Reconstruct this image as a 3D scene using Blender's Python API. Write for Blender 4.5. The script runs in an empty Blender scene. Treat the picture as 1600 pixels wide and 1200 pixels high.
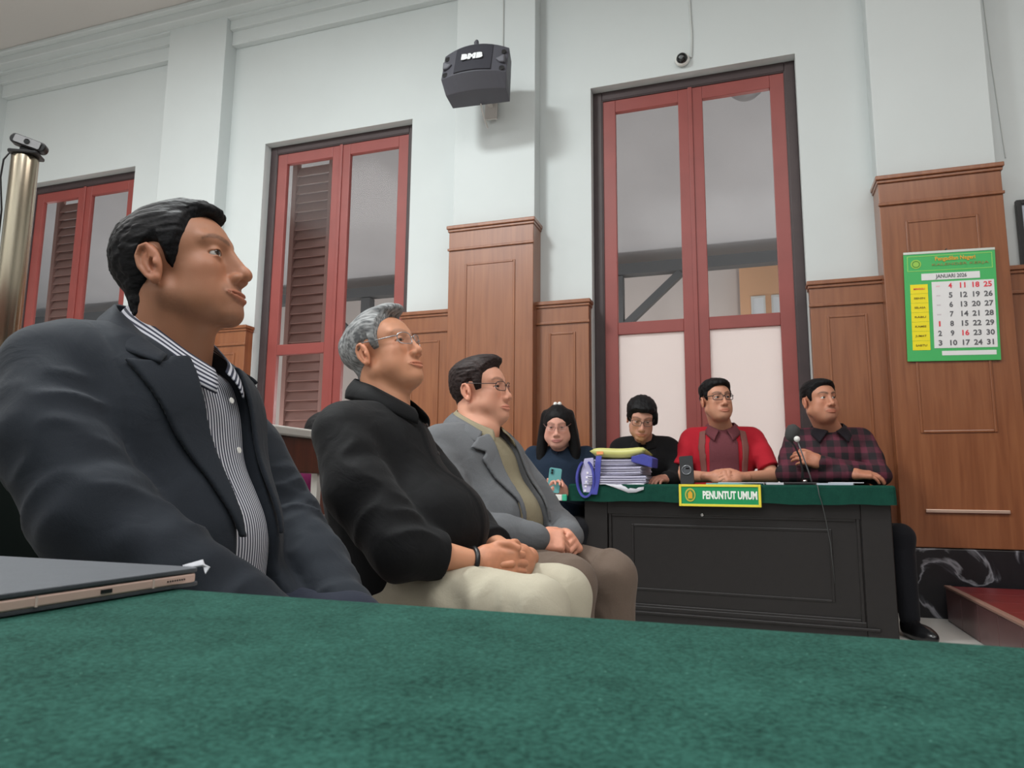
import bpy, bmesh, math, random
import numpy as np
from mathutils import Vector, Matrix

# ------------------------------------------------------------------ camera, world, lamps, exposure
S = bpy.context.scene
COL = S.collection
random.seed(7)
f_px = 1120.0
pitch, roll, yaw = math.radians(8.3), math.radians(0.5), math.radians(18.6)
cam_d = bpy.data.cameras.new('camera'); cam = bpy.data.objects.new('camera', cam_d); COL.objects.link(cam)
fw0 = Vector((-math.sin(yaw), math.cos(yaw), 0)); rt0 = Vector((math.cos(yaw), math.sin(yaw), 0)); up0 = Vector((0, 0, 1))
fw = fw0*math.cos(pitch) + up0*math.sin(pitch); up1 = up0*math.cos(pitch) - fw0*math.sin(pitch)
rt = rt0*math.cos(roll) + up1*math.sin(roll); up2 = up1*math.cos(roll) - rt0*math.sin(roll)
cam.matrix_world = Matrix(((rt.x, up2.x, -fw.x, 0), (rt.y, up2.y, -fw.y, 0), (rt.z, up2.z, -fw.z, 0.74), (0, 0, 0, 1)))
cam_d.sensor_width = 36.0; cam_d.lens = 36.0*f_px/1600.0; cam_d.clip_start = 0.02; cam_d.clip_end = 100
cam_d.dof.use_dof = True; cam_d.dof.focus_distance = 1.32; cam_d.dof.aperture_fstop = 20.0
S.camera = cam
S.view_settings.view_transform = 'Standard'; S.view_settings.look = 'None'
S.view_settings.gamma = 1.0; S.view_settings.use_curve_mapping = False
S.view_settings.exposure = -0.66

W = bpy.data.worlds.new('world'); S.world = W; W.use_nodes = True
W.node_tree.nodes['Background'].inputs[0].default_value = (0.90, 0.95, 1.0, 1)
W.node_tree.nodes['Background'].inputs[1].default_value = 0.5

def area_lamp(name, loc, size, power, color=(1, 0.97, 0.93), sizey=None, rot=(0, 0, 0)):
    l = bpy.data.lights.new(name, 'AREA'); l.energy = power; l.color = color; l.size = size
    if sizey: l.shape = 'RECTANGLE'; l.size_y = sizey
    o = bpy.data.objects.new(name, l); COL.objects.link(o); o.location = loc; o.rotation_euler = rot
    return o
# ceiling luminaires of the court room (above and behind the frame)
LZ = 5.2
area_lamp('ceiling_lamp_light', (-2.9, 1.7, LZ), 0.75, 310, (0.95, 1.0, 0.99))
area_lamp('ceiling_lamp_light', (1.8, 1.2, LZ), 2.4, 175, (1.0, 0.95, 0.91))
area_lamp('ceiling_lamp_light', (-0.4, -1.4, LZ), 2.4, 235, (0.98, 0.99, 1.0))
area_lamp('ceiling_lamp_light', (-6.0, 1.2, LZ), 2.4, 210, (1.0, 0.98, 0.96))
area_lamp('ceiling_lamp_light', (-4.5, -1.8, LZ), 2.4, 190, (1.0, 0.98, 0.96))

def point_lamp(name, loc, power, radius=0.12, color=(1, 0.96, 0.93)):
    l = bpy.data.lights.new(name, 'POINT'); l.energy = power; l.shadow_soft_size = radius; l.color = color
    o = bpy.data.objects.new(name, l); COL.objects.link(o); o.location = loc
for x in (-9.5, -6.4, -3.0, 0.6, 3.6): point_lamp('veranda_fill_light', (x, 7.4, 1.7), 160)  # unseen fill lights without fixtures, added to brighten the veranda behind the panes
for x in (-7.98, -4.93, -1.87, 1.19): point_lamp('veranda_fill_light', (x, 5.85, 0.9), 46)  # added low fill row hidden behind the piers, brightens the louvre screens
# ------------------------------------------------------------------ helpers
def lin(r, g, b):
    def c(v):
        v /= 255.0
        return v/12.92 if v <= 0.04045 else ((v+0.055)/1.055)**2.4
    return (c(r), c(g), c(b), 1.0)

MATS = {}
def mat(name, rgb, rough=0.6, metal=0.0, spec=0.5, noise=None, bump=None, **kw):
    """procedural principled material; noise=(scale, amount[, stretch]); bump=(scale, strength[, stretch])"""
    if name in MATS: return MATS[name]
    m = bpy.data.materials.new(name); m.use_nodes = True
    nt = m.node_tree; b = nt.nodes['Principled BSDF']
    b.inputs['Roughness'].default_value = rough; b.inputs['Metallic'].default_value = metal
    b.inputs['Specular IOR Level'].default_value = spec
    col = lin(*rgb) if max(rgb) > 1.001 else (*rgb, 1)
    b.inputs['Base Color'].default_value = col
    for k, v in kw.items(): b.inputs[k].default_value = v
    def tex(scale, stretch, detail=4):
        tc = nt.nodes.new('ShaderNodeTexCoord'); mp = nt.nodes.new('ShaderNodeMapping')
        mp.inputs['Scale'].default_value = stretch
        t = nt.nodes.new('ShaderNodeTexNoise'); t.inputs['Scale'].default_value = scale; t.inputs['Detail'].default_value = detail
        nt.links.new(tc.outputs['Object'], mp.inputs['Vector']); nt.links.new(mp.outputs[0], t.inputs['Vector'])
        return t
    if noise:
        t = tex(noise[0], noise[2] if len(noise) > 2 else (1, 1, 1))
        r = nt.nodes.new('ShaderNodeValToRGB'); a = noise[1]
        r.color_ramp.elements[0].position = 0.3; r.color_ramp.elements[1].position = 0.7
        r.color_ramp.elements[0].color = (col[0]*(1-a), col[1]*(1-a), col[2]*(1-a), 1)
        r.color_ramp.elements[1].color = (min(1, col[0]*(1+a)), min(1, col[1]*(1+a)), min(1, col[2]*(1+a)), 1)
        nt.links.new(t.outputs['Fac'], r.inputs['Fac']); nt.links.new(r.outputs['Color'], b.inputs['Base Color'])
    if bump:
        t = tex(bump[0], bump[2] if len(bump) > 2 else (1, 1, 1))
        bp = nt.nodes.new('ShaderNodeBump'); bp.inputs['Strength'].default_value = bump[1]; bp.inputs['Distance'].default_value = 0.002
        nt.links.new(t.outputs['Fac'], bp.inputs['Height']); nt.links.new(bp.outputs[0], b.inputs['Normal'])
    MATS[name] = m
    return m

def put(o, parent=None):
    COL.objects.link(o)
    if parent is not None: o.parent = parent
    return o
def tag(o, label=None, cat=None, group=None, kind=None):
    if label: o['label'] = label
    if cat: o['category'] = cat
    if group: o['group'] = group
    if kind: o['kind'] = kind
    return o
def empty(name, loc=(0, 0, 0), rz=0.0):
    o = bpy.data.objects.new(name, None); o.empty_display_size = 0.05
    o.location = loc; o.rotation_euler = (0, 0, rz); COL.objects.link(o); return o
def obj(name, bm, m, parent=None, smooth=False, loc=None, bevel=0.0, seg=2):
    me = bpy.data.meshes.new(name)
    bmesh.ops.recalc_face_normals(bm, faces=bm.faces)
    bm.to_mesh(me); bm.free()
    me.materials.append(m)
    if smooth:
        for p in me.polygons: p.use_smooth = True
    o = bpy.data.objects.new(name, me); put(o, parent)
    if loc is not None: o.location = loc
    if bevel:
        md = o.modifiers.new('bevel', 'BEVEL'); md.width = bevel; md.segments = seg; md.limit_method = 'ANGLE'; md.angle_limit = 0.6
    return o
def bx(bm, x0, x1, y0, y1, z0, z1, M=None):
    vs = [bm.verts.new(p) for p in ((x0,y0,z0),(x1,y0,z0),(x1,y1,z0),(x0,y1,z0),(x0,y0,z1),(x1,y0,z1),(x1,y1,z1),(x0,y1,z1))]
    if M is not None:
        for v in vs: v.co = M @ v.co
    for f in ((0,1,2,3),(4,5,6,7),(0,1,5,4),(1,2,6,5),(2,3,7,6),(3,0,4,7)): bm.faces.new([vs[i] for i in f])
    return bm
def box(name, x0, x1, y0, y1, z0, z1, m, parent=None, bevel=0.0, M=None, loc=None):
    return obj(name, bx(bmesh.new(), x0, x1, y0, y1, z0, z1, M), m, parent, bevel=bevel, loc=loc)
def tube(bm, pts, r, n=8, closed=False, cap=True):
    pts = [Vector(p) for p in pts]; k = len(pts); rings = []
    rs = r if isinstance(r, (list, tuple)) else [r]*k
    prev = None
    for i, p in enumerate(pts):
        a = pts[i-1] if (i > 0 or closed) else p
        b = pts[(i+1) % k] if (i < k-1 or closed) else p
        t = (b-a).normalized()
        if prev is None:
            u = t.cross(Vector((0, 0, 1)))
            if u.length < 1e-3: u = t.cross(Vector((1, 0, 0)))
        else: u = prev - t*prev.dot(t)
        u.normalize(); prev = u; v = t.cross(u)
        rings.append([bm.verts.new(p + (u*math.cos(2*math.pi*j/n) + v*math.sin(2*math.pi*j/n))*rs[i]) for j in range(n)])
    for i in range(k if closed else k-1):
        A, B = rings[i], rings[(i+1) % k]
        for j in range(n): bm.faces.new((A[j], A[(j+1) % n], B[(j+1) % n], B[j]))
    if cap and not closed:
        bm.faces.new(rings[0]); bm.faces.new(rings[-1])
    return bm
def lathe(bm, prof, n=24, M=None):
    rings = []
    for r, z in prof:
        rings.append([bm.verts.new((r*math.cos(2*math.pi*j/n), r*math.sin(2*math.pi*j/n), z)) for j in range(n)])
    for A, B in zip(rings, rings[1:]):
        for j in range(n): bm.faces.new((A[j], A[(j+1) % n], B[(j+1) % n], B[j]))
    bm.faces.new(rings[0]); bm.faces.new(rings[-1])
    if M is not None:
        for ring in rings:
            for v in ring: v.co = M @ v.co
    return bm
def prism(bm, poly, y0, y1, M=None):
    """polygon given in (x, z), extruded along y"""
    A = [bm.verts.new((x, y0, z)) for x, z in poly]; B = [bm.verts.new((x, y1, z)) for x, z in poly]
    n = len(poly); bm.faces.new(A); bm.faces.new(B)
    for i in range(n): bm.faces.new((A[i], A[(i+1) % n], B[(i+1) % n], B[i]))
    if M is not None:
        for v in A+B: v.co = M @ v.co
    return bm
def frame_bm(x0, x1, z0, z1, t, y0, y1, bottom=None):
    """rectangular picture-frame moulding in the xz plane"""
    bm = bmesh.new(); b = t if bottom is None else bottom
    bx(bm, x0, x0+t, y0, y1, z0, z1); bx(bm, x1-t, x1, y0, y1, z0, z1)
    bx(bm, x0+t, x1-t, y0, y1, z1-t, z1)
    if b > 0: bx(bm, x0+t, x1-t, y0, y1, z0, z0+b)
    return bm
def text_mesh(name, s, size, m, parent, M, bold=0.0, depth=0.0008, align='CENTER', width=None, spacing=1.0):
    cu = bpy.data.curves.new(name, 'FONT'); cu.body = s; cu.size = size; cu.align_x = align; cu.align_y = 'CENTER'
    cu.offset = bold; cu.extrude = depth; cu.space_character = spacing; cu.resolution_u = 2
    t = bpy.data.objects.new(name, cu); COL.objects.link(t)
    bpy.context.view_layer.update()
    me = bpy.data.meshes.new_from_object(t.evaluated_get(bpy.context.evaluated_depsgraph_get()))
    bpy.data.objects.remove(t); bpy.data.curves.remove(cu)
    if width:
        w = max(v.co.x for v in me.vertices) - min(v.co.x for v in me.vertices)
        me.transform(Matrix.Diagonal((width/w, 1, 1, 1)))
    me.transform(M); me.materials.clear(); me.materials.append(m); me.name = name
    o = bpy.data.objects.new(name, me); put(o, parent); return o
FACE_FRONT = Matrix(((1, 0, 0, 0), (0, 0, -1, 0), (0, 1, 0, 0), (0, 0, 0, 1)))   # text plane xy -> xz, facing -y

# ------------------------------------------------------------------ materials
def wood_mat(name, c1, c2, rough=0.3):
    m = bpy.data.materials.new(name); m.use_nodes = True; nt = m.node_tree; b = nt.nodes['Principled BSDF']
    tc = nt.nodes.new('ShaderNodeTexCoord'); mp = nt.nodes.new('ShaderNodeMapping'); mp.inputs['Scale'].default_value = (9, 9, 0.55)
    n = nt.nodes.new('ShaderNodeTexNoise'); n.inputs['Scale'].default_value = 3.2; n.inputs['Detail'].default_value = 6; n.inputs['Distortion'].default_value = 0.6
    r = nt.nodes.new('ShaderNodeValToRGB'); r.color_ramp.elements[0].position = 0.32; r.color_ramp.elements[1].position = 0.72
    r.color_ramp.elements[0].color = lin(*c1); r.color_ramp.elements[1].color = lin(*c2)
    L = nt.links.new
    L(tc.outputs['Object'], mp.inputs['Vector']); L(mp.outputs[0], n.inputs['Vector']); L(n.outputs['Fac'], r.inputs['Fac']); L(r.outputs['Color'], b.inputs['Base Color'])
    b.inputs['Roughness'].default_value = rough; b.inputs['Coat Weight'].default_value = 0.6; b.inputs['Coat Roughness'].default_value = 0.22
    MATS[name] = m; return m
WOOD = wood_mat('reddish_wood', (126, 73, 43), (147, 92, 58))
WOOD_D = wood_mat('dark_red_wood', (60, 26, 18), (92, 44, 30))
PLASTER = mat('white_plaster', (203, 209, 209), 0.75, noise=(1.3, 0.025), bump=(40, 0.05))
CEIL = mat('ceiling_paint', (196, 192, 188), 0.8)
RED = mat('red_paint', (140, 66, 61), 0.42, noise=(4, 0.08), bump=(60, 0.06))
DARKFR = mat('dark_brown_paint', (60, 47, 48), 0.5, noise=(8, 0.12))
BLACKW = mat('black_stained_wood', (25, 22, 22), 0.45, noise=(3, 0.15, (8, 1, 8)))
FELT_TOP = None
def felt(name, dark, light):
    m = bpy.data.materials.new(name); m.use_nodes = True; nt = m.node_tree; b = nt.nodes['Principled BSDF']; L = nt.links.new
    tc = nt.nodes.new('ShaderNodeTexCoord')
    n1 = nt.nodes.new('ShaderNodeTexNoise'); n1.inputs['Scale'].default_value = 420; n1.inputs['Detail'].default_value = 3; n1.inputs['Roughness'].default_value = 0.7
    n2 = nt.nodes.new('ShaderNodeTexNoise'); n2.inputs['Scale'].default_value = 28; n2.inputs['Detail'].default_value = 4
    ad = nt.nodes.new('ShaderNodeMath'); ad.operation = 'MULTIPLY_ADD'; ad.inputs[1].default_value = 0.35
    r = nt.nodes.new('ShaderNodeValToRGB'); r.color_ramp.elements[0].position = 0.45; r.color_ramp.elements[1].position = 0.9
    r.color_ramp.elements[0].color = lin(*dark); r.color_ramp.elements[1].color = lin(*light)
    L(tc.outputs['Object'], n1.inputs['Vector']); L(tc.outputs['Object'], n2.inputs['Vector'])
    L(n2.outputs['Fac'], ad.inputs[0]); L(n1.outputs['Fac'], ad.inputs[2]); L(ad.outputs[0], r.inputs['Fac']); 
    vo = nt.nodes.new('ShaderNodeTexVoronoi'); vo.inputs['Scale'].default_value = 95; vo.inputs['Randomness'].default_value = 1.0
    lt = nt.nodes.new('ShaderNodeMath'); lt.operation = 'LESS_THAN'; lt.inputs[1].default_value = 0.05
    mx = nt.nodes.new('ShaderNodeMix'); mx.data_type = 'RGBA'; mx.inputs[7].default_value = lin(72, 116, 104)
    L(tc.outputs['Object'], vo.inputs['Vector']); L(vo.outputs['Distance'], lt.inputs[0]); L(lt.outputs[0], mx.inputs[0]); L(r.outputs['Color'], mx.inputs[6])
    L(mx.outputs[2], b.inputs['Base Color'])
    bp = nt.nodes.new('ShaderNodeBump'); bp.inputs['Strength'].default_value = 0.5; bp.inputs['Distance'].default_value = 0.001
    L(n1.outputs['Fac'], bp.inputs['Height']); L(bp.outputs[0], b.inputs['Normal'])
    b.inputs['Roughness'].default_value = 0.95; b.inputs['Specular IOR Level'].default_value = 0.1
    b.inputs['Sheen Weight'].default_value = 0.12; b.inputs['Sheen Roughness'].default_value = 0.5; b.inputs['Sheen Tint'].default_value = lin(90, 160, 130)
    MATS[name] = m; return m
FELT = felt('green_felt', (13, 40, 35), (44, 86, 77))
STEEL = mat('brushed_steel', (190, 178, 158), 0.22, 1.0, noise=(3, 0.15, (12, 12, 0.3)))
BLACKP = mat('black_plastic', (24, 24, 26), 0.4)
WHITEP = mat('white_plastic', (222, 222, 218), 0.45)
PAPER = mat('white_paper', (206, 206, 214), 0.8)
def glass_mat():
    m = bpy.data.materials.new('window_glass'); m.use_nodes = True; nt = m.node_tree; L = nt.links.new
    nt.nodes.remove(nt.nodes['Principled BSDF']); out = nt.nodes['Material Output']
    tr = nt.nodes.new('ShaderNodeBsdfTransparent'); tr.inputs[0].default_value = (0.86, 0.87, 0.88, 1)
    gl = nt.nodes.new('ShaderNodeBsdfGlossy'); gl.inputs['Roughness'].default_value = 0.12
    fr = nt.nodes.new('ShaderNodeFresnel'); fr.inputs['IOR'].default_value = 1.22
    mx = nt.nodes.new('ShaderNodeMixShader')
    ge = nt.nodes.new('ShaderNodeNewGeometry'); mu = nt.nodes.new('ShaderNodeMath'); mu.operation = 'MULTIPLY'; iv = nt.nodes.new('ShaderNodeMath'); iv.operation = 'SUBTRACT'; iv.inputs[0].default_value = 1.0
    L(ge.outputs['Backfacing'], iv.inputs[1]); L(iv.outputs[0], mu.inputs[0]); L(fr.outputs[0], mu.inputs[1]); L(mu.outputs[0], mx.inputs[0]); L(tr.outputs[0], mx.inputs[1]); L(gl.outputs[0], mx.inputs[2]); L(mx.outputs[0], out.inputs[0])
    return m
GLASS = glass_mat()
def lens_mat():
    m = bpy.data.materials.new('spectacle_lens'); m.use_nodes = True; nt = m.node_tree; L = nt.links.new
    nt.nodes.remove(nt.nodes['Principled BSDF']); out = nt.nodes['Material Output']
    tr = nt.nodes.new('ShaderNodeBsdfTransparent'); tr.inputs[0].default_value = (0.93, 0.93, 0.94, 1)
    gl = nt.nodes.new('ShaderNodeBsdfGlossy'); gl.inputs['Roughness'].default_value = 0.05
    fr = nt.nodes.new('ShaderNodeFresnel'); fr.inputs['IOR'].default_value = 1.45
    mx = nt.nodes.new('ShaderNodeMixShader')
    ge = nt.nodes.new('ShaderNodeNewGeometry'); mu = nt.nodes.new('ShaderNodeMath'); mu.operation = 'MULTIPLY'; iv = nt.nodes.new('ShaderNodeMath'); iv.operation = 'SUBTRACT'; iv.inputs[0].default_value = 1.0
    L(ge.outputs['Backfacing'], iv.inputs[1]); L(iv.outputs[0], mu.inputs[0]); L(fr.outputs[0], mu.inputs[1]); L(mu.outputs[0], mx.inputs[0]); L(tr.outputs[0], mx.inputs[1]); L(gl.outputs[0], mx.inputs[2]); L(mx.outputs[0], out.inputs[0])
    return m
LENS = lens_mat()
def frosted():
    m = bpy.data.materials.new('frosted_glass'); m.use_nodes = True; nt = m.node_tree; L = nt.links.new
    b = nt.nodes['Principled BSDF']; out = nt.nodes['Material Output']
    b.inputs['Base Color'].default_value = lin(226, 218, 216); b.inputs['Roughness'].default_value = 0.35
    tl = nt.nodes.new('ShaderNodeBsdfTranslucent'); tl.inputs[0].default_value = lin(240, 234, 232)
    mx = nt.nodes.new('ShaderNodeMixShader'); mx.inputs[0].default_value = 0.55
    L(b.outputs[0], mx.inputs[1]); L(tl.outputs[0], mx.inputs[2]); L(mx.outputs[0], out.inputs[0])
    return m
FROST = frosted()

# ------------------------------------------------------------------ the setting
YW = 5.20            # plaster wall plane
YP = 5.05            # plaster pilaster face
ZC = 5.28            # ceiling
PILX = (-7.98, -4.93, -1.87, 1.19)
WINX = (-6.48, -3.43, -0.36)
floor = box('floor', -10, 5, -3.5, YW, -0.06, 0, mat('floor_tile', (205, 203, 198), 0.25, noise=(2, 0.04)))
tag(floor, kind='structure')
ceil = box('ceiling', -10, 5, -3.5, YW+0.3, ZC, ZC+0.1, CEIL); tag(ceil, kind='structure')

def wall_with_openings():
    bm = bmesh.new(); x = -10.0; T = YW+0.22
    for c in WINX:
        bx(bm, x, c-0.755, YW, T, 0, ZC); bx(bm, c-0.755, c+0.755, YW, T, 3.885, ZC); bx(bm, c-0.755, c+0.755, YW, T, 0, 0.30)
        x = c+0.755
    bx(bm, x, 5.0, YW, T, 0, ZC)
    return bm
wall = obj('wall_back', wall_with_openings(), PLASTER); tag(wall, kind='structure')
for c in PILX:
    box('plaster_pilaster', c-0.341, c+0.341, YP, YW+0.01, 0, ZC-0.05, PLASTER, wall, bevel=0.006)
# cornice and stepped fascia in every bay
bm = bmesh.new()
bx(bm, -10, 5, YP-0.16, YW, ZC-0.036, ZC); bx(bm, -10, 5, YP-0.10, YW, ZC-0.115, ZC-0.033)
obj('cornice', bm, PLASTER, wall, bevel=0.008)
edges = [-10.0] + [v for c in PILX for v in (c-0.341, c+0.341)] + [5.0]
for i in range(0, len(edges), 2):
    a, b = edges[i], edges[i+1]
    for z0, z1, y in ((5.145, 5.18, YP+0.0), (5.055, 5.15, YP+0.045), (4.915, 5.06, YP+0.085)):
        box('fascia_step', a, b, y, YW, z0, z1, PLASTER, wall, bevel=0.004)

# the other walls of the room (behind and beside the camera)
for nm, x0, x1, y0, y1 in (('wall_front', -10, 5, -3.7, -3.5), ('wall_left', -10.2, -10, -3.7, YW), ('wall_right', 5, 5.2, -3.7, YW)):
    o = box(nm, x0, x1, y0, y1, 0, ZC, PLASTER); tag(o, kind='structure')
o = box('trim_front', -10, 5, -3.5, -3.44, 0, 2.1, WOOD_D); tag(o, kind='structure')
o = box('trim_left', -10, -9.94, -3.5, YW, 0, 2.1, WOOD_D); tag(o, kind='structure')
o = box('trim_right', 4.94, 5.0, -3.5, 4.9, 0, 2.1, WOOD_D); tag(o, kind='structure')

# wood pilaster cladding and wainscot
def clad(name, x0, x1, yf, yb, ztop, zin, cap, band, inset, m=WOOD):
    t = empty(name, ((x0+x1)/2, yf, 0)); tag(t, kind='structure'); c = (x0+x1)/2
    def b_(n, a, b, y0, y1, z0, z1, bev=0.004): return box(n, a-c, b-c, y0-yf, y1-yf, z0, z1, m, t, bevel=bev)
    b_('panel_board', x0, x1, yf, yb, zin, ztop-0.02)
    b_('cap_moulding', x0-0.016, x1+0.016, yf-0.024, yb, ztop-0.03, ztop, 0.006)
    b_('cap_moulding', x0-0.008, x1+0.008, yf-0.012, yb, ztop-0.05, ztop-0.03, 0.004)
    b_('band_moulding', x0-0.008, x1+0.008, yf-0.014, yf+0.002, band-0.02, band, 0.005)
    i0, i1, it, ib = inset
    bm = frame_bm(i0-c, i1-c, ib, it, 0.016, -0.008, 0.003); obj('inset_moulding', bm, m, t, bevel=0.004)
    b_('inset_panel', i0+0.016, i1-0.016, yf-0.003, yf+0.003, ib+0.016, it-0.016, 0.001)
    return t
k = 0
for c in PILX:
    k += 1
    t = clad('trim_%d' % k, c-0.348, c+0.348, 5.0, YW, 2.79, 0.41, 0, 2.605, (c-0.205+0.0, c+0.205, 2.47, 1.10))
    if c == PILX[-1]: right_pil = t
yw = 5.10
segs = []
for c in WINX:
    segs += [(max(-9.5, c-1.51+0.345), c-0.76), (c+0.76, c+1.55-0.345)]
segs.append((PILX[-1]+0.345, 4.0))
for a, b in segs:
    k += 1
    clad('trim_%d' % k, a, b, yw, YW, 2.145, 0.41, 0, 1.985, (a+0.10, b-0.10, 1.90, 0.9), WOOD)
# black marble base
def marble():
    m = bpy.data.materials.new('black_marble'); m.use_nodes = True; nt = m.node_tree; b = nt.nodes['Principled BSDF']; L = nt.links.new
    tc = nt.nodes.new('ShaderNodeTexCoord'); n = nt.nodes.new('ShaderNodeTexNoise'); n.inputs['Scale'].default_value = 2.6; n.inputs['Detail'].default_value = 7; n.inputs['Distortion'].default_value = 0.9
    r = nt.nodes.new('ShaderNodeValToRGB'); e = r.color_ramp.elements
    e[0].position = 0.0; e[0].color = lin(18, 18, 22); e[1].position = 0.47; e[1].color = lin(24, 24, 28)
    for p, c in ((0.497, (140, 140, 146)), (0.51, (60, 60, 66)), (0.53, (20, 20, 24)), (0.7, (30, 28, 32))):
        q = e.new(p); q.color = lin(*c)
    L(tc.outputs['Object'], n.inputs['Vector']); L(n.outputs['Fac'], r.inputs['Fac']); L(r.outputs['Color'], b.inputs['Base Color'])
    b.inputs['Roughness'].default_value = 0.4
    return m
MARBLE = marble()
bb = obj('baseboard_back', bx(bmesh.new(), -10, 5, 5.10, YW, 0, 0.415), MARBLE); tag(bb, kind='structure')
for c in PILX: box('plinth', c-0.36, c+0.36, 4.975, 5.11, 0, 0.405, MARBLE, bb, bevel=0.004)
# windows
def hinge(parent, x, y, z):
    obj('hinge', tube(bmesh.new(), [(x, y, z-0.04), (x, y, z+0.04)], 0.008), MATS['dark_brown_paint'], parent)
n = 0
for c in WINX:
    n += 1
    w = empty('window_%d' % n, (c, YW+0.085, 0)); tag(w, kind='structure')
    obj('outer_frame', frame_bm(-0.755, 0.755, 0.30, 3.885, 0.072, 0.0, 0.13), DARKFR, w, bevel=0.006)
    obj('frame_bead', frame_bm(-0.69, 0.69, 0.36, 3.82, 0.014, 0.005, 0.05), DARKFR, w, bevel=0.003)
    for s in (-1, 1):
        x0, x1 = (-0.683, -0.003) if s < 0 else (0.003, 0.683)
        so, si = 0.105, 0.088            # outer and meeting stiles
        a, b = (x0+so, x1-si) if s < 0 else (x0+si, x1-so)
        lf = empty('casement_leaf', (0, 0, 0)); lf.parent = w
        y0, y1 = 0.015, 0.06
        bm = bmesh.new(); bx(bm, x0, a, y0, y1, 0.37, 3.81); obj('stile', bm, RED, lf, bevel=0.004)
        bm = bmesh.new(); bx(bm, b, x1, y0, y1, 0.37, 3.81); obj('stile', bm, RED, lf, bevel=0.004)
        for z0, z1 in ((3.705, 3.81), (1.90, 1.994), (0.37, 0.52)):
            bm = bmesh.new(); bx(bm, a, b, y0, y1, z0, z1); obj('rail', bm, RED, lf, bevel=0.004)
        box('glass_pane', a-0.005, b+0.005, 0.036, 0.041, 1.985, 3.71, GLASS, lf)
        box('lower_pane', a-0.005, b+0.005, 0.036, 0.041, 0.515, 1.905, FROST if c > -1 else GLASS, lf)
        hx = x0-0.002 if s < 0 else x1+0.002
        for z in (0.9, 2.2, 3.35): hinge(lf, hx, 0.012, z)
    obj('astragal', bx(bmesh.new(), -0.016, 0.016, 0.004, 0.016, 0.37, 3.81), RED, w, bevel=0.004)

# veranda seen through the panes
GREYP = mat('veranda_boards', (168, 168, 170), 0.8, noise=(1.2, 0.06))
v = obj('veranda_ceiling', prism(bmesh.new(), [(5.45, 5.3), (9.2, 3.6), (9.2, 3.7), (5.45, 5.4)], -13, 6, Matrix(((0, 1, 0, 0), (1, 0, 0, 0), (0, 0, 1, 0), (0, 0, 0, 1)))), GREYP)
tag(v, kind='structure')
vf = box('veranda_floor', -13, 6, YW+0.22, 12, -0.06, 0, mat('veranda_tile', (170, 160, 150), 0.6)); tag(vf, kind='structure')
vw = box('veranda_wall', -14, 8, 11.0, 11.2, 0, 4.6, mat('pale_render', (216, 206, 200), 0.8, noise=(1, 0.05))); tag(vw, kind='structure')
BEAM = mat('grey_beam', (84, 86, 88), 0.7)
for i, x in enumerate((-11.6, -8.4, -5.15, -1.55, 2.2)):
    fr_ = empty('veranda_post', (x, 8.8, 0)); tag(fr_, ['grey veranda post with braces seen far left', 'grey veranda post with braces behind the leftmost window', 'grey braced veranda post behind the middle window', 'grey braced veranda post behind the large right window', 'grey veranda post hidden right of the windows'][i], 'post')
    obj('upright', bx(bmesh.new(), -0.07, 0.07, -0.07, 0.07, 0, 3.41), BEAM, fr_)
    for s in (-1, 1):
        M = Matrix.Translation((0, 0, 2.70)) @ Matrix.Rotation(s*math.radians(48), 4, 'Y')
        obj('brace', bx(bmesh.new(), -0.045, 0.045, -0.05, 0.05, 0, 1.05, M), BEAM, fr_)
tb = box('eaves_beam', -13, 6, 8.72, 8.88, 3.42, 3.56, BEAM); tag(tb, kind='structure')
BRICK = mat('brown_louvre', (150, 114, 106), 0.8)
for i, (xa, xb, ya) in enumerate(((-4.58, -4.08, 6.2), (-7.98, -7.5, 6.2))):
    sh = empty('louvre_screen', ((xa+xb)/2, ya, 0)); tag(sh, ['brown louvred shutter screen outside the middle window', 'brown louvred shutter screen outside the leftmost window'][i], 'shutter')
    hw = (xb-xa)/2
    obj('frame', frame_bm(-hw, hw, 0.0, 4.25, 0.05, -0.04, 0.04), BRICK, sh)
    me = None
    for q in range(40):
        z = 0.15+q*0.101
        if me is None:
            o = obj('slat', bx(bmesh.new(), -hw+0.05, hw-0.05, -0.006, 0.006, -0.062, 0.062, Matrix.Rotation(math.radians(-24), 4, 'X')), BRICK, sh); me = o.data
        else:
            o = bpy.data.objects.new('slat', me); put(o, sh)
        o.location = (0, 0, z)
# house beyond the veranda with lit orange wall
hs = empty('far_building', (0.45, 10.85, 0)); tag(hs, 'pale orange building wall with small windows seen through the large window', 'building')
box('wall_face', -0.55, 0.45, -0.05, 0.05, 0, 4.1, mat('orange_render', (226, 178, 140), 0.8), hs)
for x in (-0.4, -0.12, 0.16):
    f = obj('window_frame', frame_bm(x, x+0.2, 3.2, 3.55, 0.025, -0.09, -0.04), WHITEP, hs)
    box('window_pane', x+0.02, x+0.18, -0.07, -0.055, 3.22, 3.53, mat('bright_pane', (235, 238, 240), 0.3), f)

vl = empty('veranda_lamp', (0.06, 6.2, 4.20)); tag(vl, 'round grey veranda lamp seen at the top of the large window', 'lamp')
obj('bowl', lathe(bmesh.new(), [(0.02, -0.05), (0.09, -0.035), (0.13, 0.0), (0.12, 0.02), (0.03, 0.03)], 24), mat('lamp_grey', (120, 120, 122), 0.5), vl, smooth=True)
obj('stem', tube(bmesh.new(), [(0, 0, 0.02), (0, 0, 0.70)], 0.012, 8), BEAM, vl)

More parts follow.
